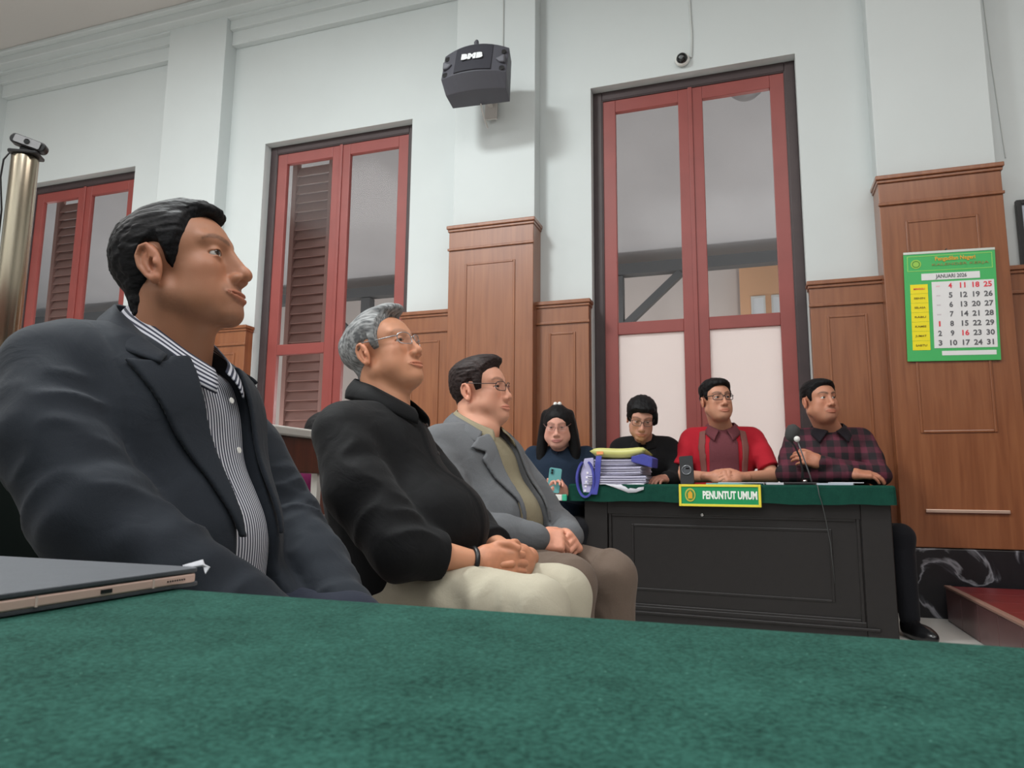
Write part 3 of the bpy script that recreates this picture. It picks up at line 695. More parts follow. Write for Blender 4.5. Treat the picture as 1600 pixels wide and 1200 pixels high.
cb = obj('speaker_cable', tube(bmesh.new(), [(-1.79, 5.042, 3.85), (-1.80, 5.042, 4.3), (-1.80, 5.042, 4.9), (-1.80, 5.042, 5.35)], 0.006, 6), mat('cable_white', (196, 200, 198), 0.6)); tag(cb, 'thin pale cable running up the wall above the loudspeaker', 'cable')

cc = empty('dome_camera', (-0.40, 5.195, 3.975)); tag(cc, 'small white dome security camera above the large window', 'camera')
bm = lathe(bmesh.new(), [(0.05, 0), (0.056, 0.012), (0.052, 0.03), (0.045, 0.036)], 24, Matrix.Rotation(math.radians(78), 4, 'X')); obj('housing', bm, WHITEP, cc, smooth=True)
bm = bmesh.new(); bmesh.ops.create_uvsphere(bm, u_segments=20, v_segments=12, radius=0.043, matrix=Matrix.Translation((0.0, -0.035, 0.0))); dm = obj('dome', bm, mat('dome_black', (26, 28, 30), 0.12), cc, smooth=True)
bm = lathe(bmesh.new(), [(0.016, 0), (0.016, 0.006), (0.010, 0.008)], 16, Matrix.Translation((-0.004, -0.074, -0.012)) @ Matrix.Rotation(math.radians(105), 4, 'X')); obj('lens_ring', bm, mat('lens_grey', (90, 94, 96), 0.2), dm)
cb = obj('camera_cable', tube(bmesh.new(), [(-0.335, 5.19, 3.99), (-0.325, 5.193, 4.15), (-0.335, 5.193, 4.5), (-0.335, 5.193, 4.95)], 0.008, 6), mat('cable_white', (196, 200, 198), 0.6)); tag(cb, 'white cable running up from the dome camera', 'cable')
cb = obj('hanging_wire', tube(bmesh.new(), [(1.63, 5.193, 2.9), (1.60, 5.193, 3.6), (1.58, 5.193, 4.4)], 0.003, 6), mat('cable_white', (196, 200, 198), 0.6)); tag(cb, 'thin white wire hanging on the wall above the picture frame', 'wire')

pf2 = empty('picture_frame', (1.86, 5.17, 2.37)); tag(pf2, 'black framed picture cut off by the right edge of the photo', 'picture')
obj('frame', frame_bm(-0.21, 0.21, -0.22, 0.22, 0.03, -0.02, 0.015), BLACKP, pf2, bevel=0.003)
box('print', -0.19, 0.19, -0.006, 0.008, -0.2, 0.2, mat('print_grey', (176, 184, 196), 0.4), pf2)

# ------------------------------------------------------------------ steel pole with web camera
pl_ = empty('steel_pole', (-1.90, 1.36, 0)); tag(pl_, 'polished steel pole at the left edge of the photo', 'pole')
obj('shaft', lathe(bmesh.new(), [(0.0335, 0), (0.0335, 1.64), (0.032, 1.645)], 32), STEEL, pl_, smooth=False)
for p_ in pl_.children[0].data.polygons: p_.use_smooth = abs(p_.normal.z) < 0.5
obj('foot_plate', lathe(bmesh.new(), [(0.09, 0.0), (0.09, 0.008), (0.05, 0.02)], 24), STEEL, pl_, smooth=True)
wc = empty('web_camera', (-1.895, 1.355, 1.645), math.radians(32)); tag(wc, 'black and silver web camera clipped on top of the steel pole', 'webcam')
bm = bmesh.new(); slab(bm, -0.035, 0.04, -0.03, 0.03, 0.0, 0.008, 0.008); obj('clip_base', bm, BLACKP, wc, bevel=0.002)
Mw = Matrix.Translation((0.01, -0.008, 0.034)) @ Matrix.Rotation(math.radians(17), 4, 'Y')
bm = bmesh.new(); slab(bm, -0.047, 0.047, -0.0145, 0.0145, -0.014, 0.012, 0.0135); bm.transform(Mw @ Matrix.Rotation(math.radians(90), 4, 'X')); wb = obj('camera_body', bm, BLACKP, wc, bevel=0.003)
bm = bmesh.new(); slab(bm, -0.034, 0.034, -0.0105, 0.0105, 0.0135, 0.0155, 0.004); bm.transform(Mw @ Matrix.Rotation(math.radians(90), 4, 'X')); obj('face_plate', bm, mat('silver_plate', (158, 158, 160), 0.35, 0.3), wb)
bm = lathe(bmesh.new(), [(0.0075, 0.0152), (0.0075, 0.0175), (0.004, 0.018)], 20); bm.transform(Mw @ Matrix.Rotation(math.radians(90), 4, 'X')); obj('lens', bm, mat('lens_black', (16, 16, 18), 0.1), wb)
bm = bmesh.new(); bx(bm, -0.012, 0.03, -0.012, 0.012, 0.007, 0.024); obj('hinge', bm, BLACKP, wc, bevel=0.003)
obj('cable', tube(bmesh.new(), [(-0.033, -0.01, 0.006), (-0.046, -0.012, -0.02), (-0.050, -0.008, -0.07), (-0.042, 0.0, -0.16), (-0.040, 0.0, -0.4)], 0.0025, 6), BLACKP, wc, smooth=True)

# ------------------------------------------------------------------ railing behind the bench, bench
rl = empty('court_railing', (-1.45, 2.0, 0)); tag(rl, 'wooden railing with white top rail and white balusters behind the bench', 'railing')
WP = mat('white_rail_paint', (198, 196, 190), 0.4)
box('top_rail', -0.035, 0.035, -1.5, 2.0, 0.902, 0.932, WP, rl, bevel=0.006)
box('wood_rail', -0.02, 0.02, -1.5, 2.0, 0.785, 0.902, WOOD_D, rl, bevel=0.004)
box('bottom_rail', -0.02, 0.02, -1.5, 2.0, 0.10, 0.20, WOOD_D, rl, bevel=0.004)
me = None
for i in range(28):
    if me is None:
        o = obj('baluster', bx(bmesh.new(), -0.012, 0.012, -0.012, 0.012, 0.2, 0.785), WP, rl); me = o.data
    else: o = bpy.data.objects.new('baluster', me); put(o, rl)
    o.location = (0, -1.45+i*0.125, 0)
for y in (-1.5, 0.25, 2.0): box('post', -0.03, 0.03, y-0.03, y+0.03, 0, 0.785, WOOD_D, rl)
bn = empty('wooden_bench', (-1.0, 2.0, 0)); tag(bn, 'dark wooden bench seating the two men behind the man in the blazer', 'bench')
box('seat', -0.17, 0.26, -0.62, 0.8, 0.37, 0.40, WOOD_D, bn, bevel=0.006)
for i in range(2): box('back_slat', -0.205, -0.18, -0.62, 0.8, 0.50+i*0.09, 0.57+i*0.09, WOOD_D, bn, bevel=0.004)
for y in (-0.57, 0.1, 0.75):
    box('leg', 0.2, 0.245, y-0.025, y+0.025, 0, 0.37, WOOD_D, bn); box('back_post', -0.21, -0.165, y-0.025, y+0.025, 0, 0.65, WOOD_D, bn)
pc = empty('padded_chair', (-1.05, 1.0, 0)); tag(pc, 'dark green padded chair under the man in the blazer', 'chair')
PAD = mat('dark_green_vinyl', (22, 34, 30), 0.55)
bm = bmesh.new(); slab(bm, -0.22, 0.25, -0.26, 0.26, 0.33, 0.40, 0.05); obj('seat', bm, PAD, pc, bevel=0.015)
bm = bmesh.new(); slab(bm, -0.05, 0.05, -0.28, 0.28, 0.42, 0.80, 0.04); bm.transform(Matrix.Translation((-0.25, 0, 0)) @ Matrix.Rotation(math.radians(-4), 4, 'Y')); obj('backrest', bm, PAD, pc, bevel=0.02)
for x in (-0.2, 0.2):
    for y in (-0.22, 0.22): box('leg', x-0.018, x+0.018, y-0.018, y+0.018, 0, 0.33, BLACKP, pc)
for y in (-0.2, 0.2): box('back_post', -0.262, -0.232, y-0.02, y+0.02, 0.33, 0.46, BLACKP, pc)

# ------------------------------------------------------------------ people: sculpting toolkit (signed distance fields -> meshes)
F32 = np.float32
def A3(p): return np.asarray(p, F32)
def ell(P, c, r, R=None):
    q = P - A3(c)
    if R is not None: q = q @ R
    q = q/A3(r); k0 = np.sqrt((q*q).sum(1)) + 1e-6
    g = q/A3(r); k1 = np.sqrt((g*g).sum(1)) + 1e-6
    return k0*(k0-1)/k1
def sph(P, c, r):
    q = P - A3(c); return np.sqrt((q*q).sum(1)) - r
def cap(P, a, b, ra, rb):
    a = A3(a); b = A3(b); ab = b-a; t = np.clip(((P-a) @ ab)/float(ab @ ab + 1e-9), 0, 1)
    q = P - a - t[:, None]*ab
    return np.sqrt((q*q).sum(1)) - (ra + (rb-ra)*t)
def tubed(P, pts, rs, k=0.0):
    d = None
    for i in range(len(pts)-1):
        e = cap(P, pts[i], pts[i+1], rs[i], rs[i+1]); d = e if d is None else (np.minimum(d, e) if k == 0 else smin(d, e, k))
    return d
def rbox(P, c, h, r, R=None):
    q = P - A3(c)
    if R is not None: q = q @ R
    q = np.abs(q) - (A3(h)-r)
    return np.sqrt((np.maximum(q, 0)**2).sum(1)) + np.minimum(q.max(1), 0) - r
def smin(a, b, k):
    h = np.clip(0.5 + 0.5*(b-a)/k, 0, 1); return b + (a-b)*h - k*h*(1-h)
def smax(a, b, k): return -smin(-a, -b, k)
def sstep(a, b, x):
    t = np.clip((x-a)/(b-a), 0, 1); return t*t*(3-2*t)
_rng = np.random.RandomState(5); _LAT = _rng.rand(32, 32, 32).astype(F32)
def vnoise(Q):
    i = np.floor(Q).astype(np.int32); f = (Q - i).astype(F32); f = f*f*(3-2*f); i &= 31; j = (i+1) & 31
    x0, y0, z0 = i.T; x1, y1, z1 = j.T; fx, fy, fz = f.T
    def L(a, b, t): return a + (b-a)*t
    c0 = L(L(_LAT[x0, y0, z0], _LAT[x1, y0, z0], fx), L(_LAT[x0, y1, z0], _LAT[x1, y1, z0], fx), fy)
    c1 = L(L(_LAT[x0, y0, z1], _LAT[x1, y0, z1], fx), L(_LAT[x0, y1, z1], _LAT[x1, y1, z1], fx), fy)
    return L(c0, c1, fz)
def ridge(Q): return 1 - np.abs(2*vnoise(Q)-1)
def polysd(x, y, poly):
    d = np.full(x.shape, 1e9, F32); s = np.ones(x.shape, F32); n = len(poly)
    for i in range(n):
        ax, ay = poly[i]; bx_, by_ = poly[i-1]
        ex, ey = bx_-ax, by_-ay; wx, wy = x-ax, y-ay
        t = np.clip((wx*ex+wy*ey)/(ex*ex+ey*ey), 0, 1); dx, dy = wx-ex*t, wy-ey*t
        d = np.minimum(d, dx*dx+dy*dy)
        c1 = y >= ay; c2 = y < by_; c3 = ex*wy > ey*wx
        flip = (c1 & c2 & c3) | (~c1 & ~c2 & ~c3); s = np.where(flip, -s, s)
    return s*np.sqrt(d)
def mesh_sdf(f, lo, hi, h):
    lo = A3(lo); m = np.ceil((A3(hi)-lo)/(4*h)).astype(int); H = 4*h
    g = np.stack(np.meshgrid(*[np.arange(k+1) for k in m], indexing='ij'), -1).reshape(-1, 3).astype(F32)*H + lo
    Cv = f(g).astype(F32).reshape(m+1)
    a = np.abs(Cv); mn = a[:-1, :-1, :-1].copy()
    for dx in (0, 1):
        for dy in (0, 1):
            for dz in (0, 1): mn = np.minimum(mn, a[dx:m[0]+dx, dy:m[1]+dy, dz:m[2]+dz])
    act = mn < 4.6*h
    n = m*4+1
    Fv = np.repeat(np.repeat(np.repeat(Cv, 4, 0), 4, 1), 4, 2)[:n[0], :n[1], :n[2]].copy()
    ca = np.repeat(np.repeat(np.repeat(act, 4, 0), 4, 1), 4, 2)
    pm = np.zeros(n, bool)
    for dx in (0, 1):
        for dy in (0, 1):
            for dz in (0, 1): pm[dx:n[0]-1+dx, dy:n[1]-1+dy, dz:n[2]-1+dz] |= ca
    idx = np.argwhere(pm); val = np.empty(len(idx), F32)
    for s in range(0, len(idx), 400000): val[s:s+400000] = f(idx[s:s+400000].astype(F32)*h + lo)
    Fv[pm] = val
    I = Fv < 0
    cs = (n-1)
    def corner(A, dx, dy, dz): return A[dx:cs[0]+dx, dy:cs[1]+dy, dz:cs[2]+dz]
    cnt = np.zeros(cs, np.uint8)
    for dx in (0, 1):
        for dy in (0, 1):
            for dz in (0, 1): cnt += corner(I, dx, dy, dz)
    mix = (cnt > 0) & (cnt < 8); cells = np.argwhere(mix); N = len(cells)
    vid = np.full(cs, -1, np.int32); vid[mix] = np.arange(N)
    off = [(x, y, z) for x in (0, 1) for y in (0, 1) for z in (0, 1)]
    cv = np.stack([Fv[cells[:, 0]+o[0], cells[:, 1]+o[1], cells[:, 2]+o[2]] for o in off], 1)
    acc = np.zeros((N, 3), F32); num = np.zeros(N, F32)
    for i in range(8):
        for j in range(i+1, 8):
            oi, oj = np.array(off[i]), np.array(off[j])
            if np.abs(oi-oj).sum() != 1: continue
            va, vb = cv[:, i], cv[:, j]; x = (va < 0) != (vb < 0)
            t = np.where(x, va/(va-vb+1e-12), 0)
            acc += np.where(x[:, None], oi + t[:, None]*(oj-oi), 0); num += x
    V = (cells + acc/np.maximum(num, 1)[:, None])*h + lo
    Q = []
    for ax in range(3):
        sl0 = [slice(1, -1)]*3; sl1 = [slice(1, -1)]*3; sl0[ax] = slice(0, -1); sl1[ax] = slice(1, None)
        A_, B_ = I[tuple(sl0)], I[tuple(sl1)]
        for sgn in (True, False):
            e = np.argwhere((A_ != B_) & (A_ == sgn))
            if not len(e): continue
            b1, b2 = [(1, 2), (2, 0), (0, 1)][ax]
            base = e.copy()
            base[:, b1] += 1; base[:, b2] += 1
            def c_(d1, d2):
                q = base.copy(); q[:, b1] -= d1; q[:, b2] -= d2; return vid[q[:, 0], q[:, 1], q[:, 2]]
            quad = np.stack([c_(1, 1), c_(0, 1), c_(0, 0), c_(1, 0)], 1)
            Q.append(quad if sgn else quad[:, ::-1])
    Q = np.concatenate(Q) if Q else np.zeros((0, 4), int)
    Q = Q[(Q >= 0).all(1)]
    return V.astype(F32), Q.astype(np.int32)
def np_mesh(name, V, Q, m, parent, col=None, attrs=None, smooth=True):
    me = bpy.data.meshes.new(name); nv, nq = len(V), len(Q)
    me.vertices.add(nv); me.vertices.foreach_set('co', V.astype(F32).ravel())
    me.loops.add(nq*4); me.loops.foreach_set('vertex_index', Q.astype(np.int32).ravel())
    me.polygons.add(nq); me.polygons.foreach_set('loop_start', np.arange(0, nq*4, 4, dtype=np.int32))
    me.update(calc_edges=True); me.validate()
    me.polygons.foreach_set('use_smooth', np.full(len(me.polygons), smooth))
    if col is not None:
        at = me.color_attributes.new('Col', 'FLOAT_COLOR', 'POINT')
        c4 = np.ones((nv, 4), F32); c4[:, :3] = col; at.data.foreach_set('color', c4.ravel())
    for k_, v_ in (attrs or {}).items():
        at = me.attributes.new(k_, 'FLOAT', 'POINT'); at.data.foreach_set('value', v_.astype(F32))
    me.materials.append(m)
    o = bpy.data.objects.new(name, me); put(o, parent); return o
def rot(yaw=0, pit=0, rol=0):
    y_, p_, r_ = np.radians([yaw, pit, rol]); cy, sy, cp, sp, cr, sr = np.cos(y_), np.sin(y_), np.cos(p_), np.sin(p_), np.cos(r_), np.sin(r_)
    return (np.array([[cy, -sy, 0], [sy, cy, 0], [0, 0, 1]]) @ np.array([[cp, 0, -sp], [0, 1, 0], [sp, 0, cp]]) @ np.array([[1, 0, 0], [0, cr, -sr], [0, sr, cr]])).astype(F32)

# ---- head (local: x forward, y left, z up, origin between the ear canals)
EAR_A = rot(26, 0, 0) @ rot(0, 10, 0)
def head_sdf(c, nb):
    w, fat, jw, ns = c.get('wid', 1), c.get('fat', 0), c.get('jaw', 1), c.get('nose', 1); op = c.get('open', 1); eo = c.get('ear', 1.0)
    smile = c.get('smile', 0.0); nw = c.get('nosew', 1.0)
    nr = c.get('neck', 0.056)
    lips = {}
    def surf(y, z):
        lo_, hi_ = .04, .13
        for _ in range(16):
            m_ = (lo_+hi_)/2
            if f(np.array([[m_, y, z]], F32))[0] < 0: lo_ = m_
            else: hi_ = m_
        return lo_
    def f(P):
        Q = P.copy(); Q[:, 1] = np.abs(Q[:, 1])
        d = ell(Q, (-.012, 0, .040), (.098, .075*w, .080))
        d = smin(d, ell(Q, (.024, 0, .038), (.066, .064*w, .062)), .02)
        d = smin(d, ell(Q, (.030, 0, -.032), (.058, .056*w+fat*.6, .074)), .025)
        d = smin(d, cap(Q, (-.002, .048*jw+fat*.5, -.052), (.070, .015, -.091), .016+fat*.5, .015), .03)
        d = smin(d, ell(Q, (.081, 0, -.089), (.017, .022, .017)), .018)
        d = smin(d, ell(Q, (.054, .043*w, -.012), (.026, .020, .020)), .02)
        d = smin(d, ell(Q, (.045, .040*w, -.05), (.03, .022+fat, .036)), .025)
        if fat > .004: d = smin(d, ell(Q, (.035, 0, -.092), (.045, .045, .022+fat)), .03)
        d = smin(d, cap(Q, (.084, .010, .036), (.068, .046, .039), .0085, .0075), .016)
        d = smax(d, -ell(Q, (.101, .031, .012), (.0175, .0185, .0125)), .015)
        lid = sph(Q, (.0735, .0315, .0135), .0143)
        d = smin(d, lid, .005)
        d = smax(d, -np.minimum(ell(Q, (.0895, .0320, .0128), (.0125, .0150, .0056*op)), ell(Q, (.0835, .0450, .0118), (.0125, .0105, .0044*op))), .0015)
        d = smin(d, cap(Q, (.083, 0, .020), (.094, 0, -.022), .0085, .0125), .008)
        d = smin(d, cap(Q, (.0890, 0, .027), (.0885+.0195*ns, 0, -.016), .0068, .0088), .012)
        d = smin(d, sph(Q, (.0905+.0208*ns, 0, -.0250), .0116), .008)
        d = smin(d, ell(Q, (.100, .0132*nw, -.031), (.0115, .0072, .0085)), .006)
        d = smax(d, -ell(Q, (.1055, .0072*nw, -.0405), (.007, .0042, .005)), .003)
        d = smin(d, ell(Q, (.076, 0, -.058), (.024, .034, .028)), .015)
        if not lips: return d
        d = smin(d, tubed(Q, lips['up'], [.0048, .0048, .0043, .0033, .0016]), .0040)
        d = smin(d, tubed(Q, lips['lo'], [.0060, .0060, .0053, .0037, .0016]), .0040)
        d = smax(d, -tubed(Q, lips['cut'], [.0020, .0020, .0018, .0016, .0012]), .0020)
        # ear
        E = (Q - A3((-.012, .0745*w+fat*.25, .002))) @ EAR_A
        E = E/eo
        e = ell(E, (0, .002, 0), (.0165, .0082, .030))
        hel = [(.010, .004, .010), (.004, .008, .027), (-.007, .010, .028), (-.0155, .012, .017), (-.0165, .012, .001), (-.011, .009, -.016), (-.003, .006, -.027)]
        e = smin(e, tubed(E, hel, [.003, .0036, .0038, .004, .0038, .0034, .005]), .004)
        e = smin(e, ell(E, (.001, .005, -.027), (.008, .005, .008)), .004)
        e = smax(e, -ell(E, (-.0040, .0125, .011), (.0085, .0066, .0130)), .002)
        e = smax(e, -ell(E, (.0030, .0115, -.006), (.0090, .0115, .011)), .002)
        e = smin(e, tubed(E, [(-.001, .006, .016), (-.0085, .0075, .004), (-.004, .007, -.013)], [.0024, .0030, .0032]), .002)
        e = smin(e, ell(E, (.0105, .0065, -.006), (.0035, .004, .0065)), .003)
        e = smin(e, ell(E, (-.0105, .0055, .004), (.0075, .0040, .021)), .003)
        d = smin(d, e*eo, .003)
        # neck and throat
        nk = cap(P, (-.022, 0, -.035), nb, nr, nr*1.06)
        nk = smin(nk, cap(P, (.012, 0, -.075), A3(nb)+A3((.02, 0, 0)), nr*.72, nr*.8), .02)
        for s_ in (-1, 1): nk = smin(nk, cap(P, (-.012, s_*.053, -.045), A3(nb)+A3((.034, s_*.020, 0)), .011, .010), .02)
        return smin(d, nk, .014)
    ys = (0, .010, .019, .026, .0315); zs_ = [-.0628 + smile*.005*(y/.0315)**2 - .0012*math.cos(y*90) for y in ys]
    sx_ = [surf(y, z) for y, z in zip(ys, zs_)]
    brow = [(surf(y, z), y, z) for y, z in ((.012, .0350), (.024, .0405), (.036, .0430), (.046, .0415), (.056, .0360))]
    up_ = [(x+.0006, y, z+.0046*(1-(y/.033)**2)) for x, y, z in zip(sx_, ys, zs_)]
    lw_ = [(x-.0002, y, z-.0056*(1-(y/.033)**2)) for x, y, z in zip(sx_, ys, zs_)]
    cut = [(x+.0052*(1-.75*y/.0315), y, z) for x, y, z in zip(sx_, ys, zs_)]
    lips.update(up=up_, lo=lw_, cut=cut); c['_lips'] = lips; c['_brow'] = brow
    return f
def head_col(c, V, skin):
    Q = V.copy(); Q[:, 1] = np.abs(Q[:, 1]); col = np.tile(A3(skin[:3]), (len(V), 1)); sk = A3(skin[:3])
    def mixc(mask, cc, a=1.0):
        m_ = (np.clip(mask, 0, 1)*a)[:, None]; col[:] = col*(1-m_) + A3(cc)*m_
    mixc(sstep(.03, .0, np.minimum(ell(Q, (.07, .045, -.02), (.02, .02, .02)), sph(Q, (.112, 0, -.026), .008))), sk*A3((1.04, .90, .88)), .35)
    E = cap(Q, (-.012, .086, .02), (-.012, .086, -.02), .012, .012); mixc(sstep(.015, 0, E), sk*A3((1.05, .84, .80)), .6)
    st = c.get('stubble', 0)
    if st:
        b = sstep(.014, .0, np.minimum(cap(Q, (.10, 0, -.046), (.088, .028, -.055), .004, .004), np.minimum(cap(Q, (.08, 0, -.098), (.0, .055, -.06), .016, .014), ell(Q, (.085, 0, -.088), (.02, .028, .018)))))
        nz = vnoise(V*420)
        mixc(b*(0.45+0.9*nz), sk*A3((.34, .36, .42)), st)
    up = tubed(Q, c['_lips']['up'], [.0052, .0052, .0046, .0034, .0016]); lo = tubed(Q, c['_lips']['lo'], [.0062, .0062, .0054, .0036, .0016])
    mixc(sstep(.0022, -.001, np.minimum(up, lo)), c.get('lip', sk*A3((.86, .60, .60))), .8)
    bt = c.get('brow', 0.8)
    if bt:
        bw = tubed(Q, c['_brow'], [.0040, .0046, .0044, .0036, .0014])
        nz = vnoise(V*A3((250, 250, 700)))
        mixc(sstep(.003, -.002, bw)*(0.55+0.6*nz), c.get('browc', (.02, .016, .014)), bt)
    rim = np.abs(sph(Q, (.0735, .0315, .0135), .0143)); slit = np.abs(ell(Q, (.0895, .0315, .0128), (.012, .0138, .0054)))
    mixc(sstep(.0022, .0006, slit)*sstep(.004, .001, rim)*(Q[:, 2] > .0115), (.03, .02, .018), c.get('lash', .75))
    return col
def hair_sdf(c, st):
    w = c.get('wid', 1); xs, zs = st['line']; side, top = st.get('side', .006), st.get('top', .014)
    adds = st.get('adds', []); amp = st.get('amp', .0016); fq = A3(st.get('fq', (28, 170, 120))); cuts = st.get('cuts', [])
    def f(P):
        Q = P.copy(); Q[:, 1] = np.abs(Q[:, 1])
        d = smin(ell(Q, (-.012, 0, .040), (.098, .075*w, .080)), ell(Q, (.024, 0, .038), (.066, .064*w, .062)), .02)
        zl = np.interp(P[:, 0] + st.get('yslope', 0.0)*Q[:, 1], xs, zs).astype(F32)
        t = side + (top-side)*sstep(.045, .105, P[:, 2]); t = t*np.clip((P[:, 2]-zl)/.026, .10, 1)
        d = d - t
        if 'nape' in st: d = smin(d, ell(Q, (-.055, 0, -.03), st['nape']), .02)
        for c_, r_, *fl in adds: d = smin(d, ell(P if fl else Q, c_, r_), .014)
        d = d - amp*(2*vnoise(P*fq)-1) - amp*.6*(2*vnoise(P*fq*2.1+7)-1)
        d = smax(d, (zl-P[:, 2])*.8, .004)
        eo_ = c.get('ear', 1.0); d = smax(d, -ell(Q, (-.015, .083*w+.25*c.get('fat', 0), .004), (.023*eo_, .020, .034*eo_)), .004)
        for c_, r_ in cuts: d = smax(d, -ell(Q, c_, r_), .006)
        return d
    return f
LINE = ([-.12, -.06, -.037, -.026, -.004, .010, .016, .032, .040, .055, .075, .12], [-.066, -.072, -.05, -.005, .038, .036, -.002, -.004, .045, .060, .086, .090])

SKIN_M = None
def skin_mat():
    m = bpy.data.materials.new('skin'); m.use_nodes = True; nt = m.node_tree; b = nt.nodes['Principled BSDF']; L = nt.links.new
    at = nt.nodes.new('ShaderNodeAttribute'); at.attribute_name = 'Col'
    tc = nt.nodes.new('ShaderNodeTexCoord'); n1 = nt.nodes.new('ShaderNodeTexNoise'); n1.inputs['Scale'].default_value = 60; n1.inputs['Detail'].default_value = 4
    mx = nt.nodes.new('ShaderNodeMix'); mx.data_type = 'RGBA'; mx.blend_type = 'MULTIPLY'; mx.inputs[0].default_value = 0.22
    L(tc.outputs['Object'], n1.inputs['Vector']); L(at.outputs['Color'], mx.inputs[6]); L(n1.outputs['Color'], mx.inputs[7])
    cr = nt.nodes.new('ShaderNodeValToRGB'); cr.color_ramp.elements[0].color = (.8, .76, .74, 1); cr.color_ramp.elements[1].color = (1, 1, 1, 1)
    L(n1.outputs['Fac'], cr.inputs['Fac']); L(cr.outputs['Color'], mx.inputs[7]); L(mx.outputs[2], b.inputs['Base Color'])
    n2 = nt.nodes.new('ShaderNodeTexNoise'); n2.inputs['Scale'].default_value = 520
    bp = nt.nodes.new('ShaderNodeBump'); bp.inputs['Strength'].default_value = 0.12; bp.inputs['Distance'].default_value = 0.001
    L(tc.outputs['Object'], n2.inputs['Vector']); L(n2.outputs['Fac'], bp.inputs['Height']); L(bp.outputs[0], b.inputs['Normal'])
    b.inputs['Roughness'].default_value = 0.5; b.inputs['Specular IOR Level'].default_value = 0.4
    b.inputs['Subsurface Weight'].default_value = 0.12; b.inputs['Subsurface Radius'].default_value = (1.0, 0.4, 0.25); b.inputs['Subsurface Scale'].default_value = 0.006
    return m
SKIN = skin_mat()
def hair_mat(name, c1, c2, fq=(60, 420, 300)):
    m = bpy.data.materials.new(name); m.use_nodes = True; nt = m.node_tree; b = nt.nodes['Principled BSDF']; L = nt.links.new
    tc = nt.nodes.new('ShaderNodeTexCoord'); mp = nt.nodes.new('ShaderNodeMapping'); mp.inputs['Scale'].default_value = fq
    n = nt.nodes.new('ShaderNodeTexNoise'); n.inputs['Scale'].default_value = 1.0; n.inputs['Detail'].default_value = 3
    r = nt.nodes.new('ShaderNodeValToRGB'); r.color_ramp.elements[0].position = .35; r.color_ramp.elements[1].position = .7
    r.color_ramp.elements[0].color = lin(*c1); r.color_ramp.elements[1].color = lin(*c2)
    L(tc.outputs['Object'], mp.inputs['Vector']); L(mp.outputs[0], n.inputs['Vector']); L(n.outputs['Fac'], r.inputs['Fac']); L(r.outputs['Color'], b.inputs['Base Color'])
    bp = nt.nodes.new('ShaderNodeBump'); bp.inputs['Strength'].default_value = 0.4; bp.inputs['Distance'].default_value = 0.001
    L(n.outputs['Fac'], bp.inputs['Height']); L(bp.outputs[0], b.inputs['Normal'])
    b.inputs['Roughness'].default_value = 0.55; b.inputs['Specular IOR Level'].default_value = 0.14
    return m
def cloth(name, rgb, rough=0.85, weave=900, amt=0.10, sheen=0.12, fold=0.25):
    if name in MATS: return MATS[name]
    m = bpy.data.materials.new(name); m.use_nodes = True; nt = m.node_tree; b = nt.nodes['Principled BSDF']; L = nt.links.new
    tc = nt.nodes.new('ShaderNodeTexCoord'); n = nt.nodes.new('ShaderNodeTexNoise'); n.inputs['Scale'].default_value = weave; n.inputs['Detail'].default_value = 2
    n3 = nt.nodes.new('ShaderNodeTexNoise'); n3.inputs['Scale'].default_value = 14; n3.inputs['Detail'].default_value = 5; n3.inputs['Distortion'].default_value = 1.2
    r = nt.nodes.new('ShaderNodeValToRGB'); c = lin(*rgb)
    r.color_ramp.elements[0].color = (c[0]*(1-amt), c[1]*(1-amt), c[2]*(1-amt), 1); r.color_ramp.elements[1].color = (c[0]*(1+amt), c[1]*(1+amt), c[2]*(1+amt), 1)
    r.color_ramp.elements[0].position = .3; r.color_ramp.elements[1].position = .7
    L(tc.outputs['Object'], n.inputs['Vector']); L(tc.outputs['Object'], n3.inputs['Vector']); L(n.outputs['Fac'], r.inputs['Fac']); L(r.outputs['Color'], b.inputs['Base Color'])
    b1 = nt.nodes.new('ShaderNodeBump'); b1.inputs['Strength'].default_value = fold; b1.inputs['Distance'].default_value = 0.012
    b2 = nt.nodes.new('ShaderNodeBump'); b2.inputs['Strength'].default_value = 0.15; b2.inputs['Distance'].default_value = 0.001
    L(n3.outputs['Fac'], b1.inputs['Height']); L(n.outputs['Fac'], b2.inputs['Height']); L(b1.outputs[0], b2.inputs['Normal']); L(b2.outputs[0], b.inputs['Normal'])
    b.inputs['Roughness'].default_value = rough; b.inputs['Specular IOR Level'].default_value = 0.16; b.inputs['Sheen Weight'].default_value = sheen*.4; b.inputs['Sheen Tint'].default_value = (1, 1, 1, 1)
    MATS[name] = m; return m
def stripe_mat(name, light, dark, pitch, duty=0.45):
    m = bpy.data.materials.new(name); m.use_nodes = True; nt = m.node_tree; b = nt.nodes['Principled BSDF']; L = nt.links.new
    at = nt.nodes.new('ShaderNodeAttribute'); at.attribute_name = 'su'
    d = nt.nodes.new('ShaderNodeMath'); d.operation = 'DIVIDE'; d.inputs[1].default_value = pitch
    fr = nt.nodes.new('ShaderNodeMath'); fr.operation = 'FRACT'
    g = nt.nodes.new('ShaderNodeValToRGB'); g.color_ramp.interpolation = 'LINEAR'; e = g.color_ramp.elements
    e[0].position = 0.0; e[0].color = lin(*dark); e[1].position = duty-0.05; e[1].color = lin(*dark)
    for p_, c_ in ((duty+0.05, light), (0.93, light), (1.0, dark)):
        q = e.new(p_); q.color = lin(*c_)
    L(at.outputs['Fac'], d.inputs[0]); L(d.outputs[0], fr.inputs[0]); L(fr.outputs[0], g.inputs['Fac']); L(g.outputs['Color'], b.inputs['Base Color'])
    b.inputs['Roughness'].default_value = 0.8
    return m

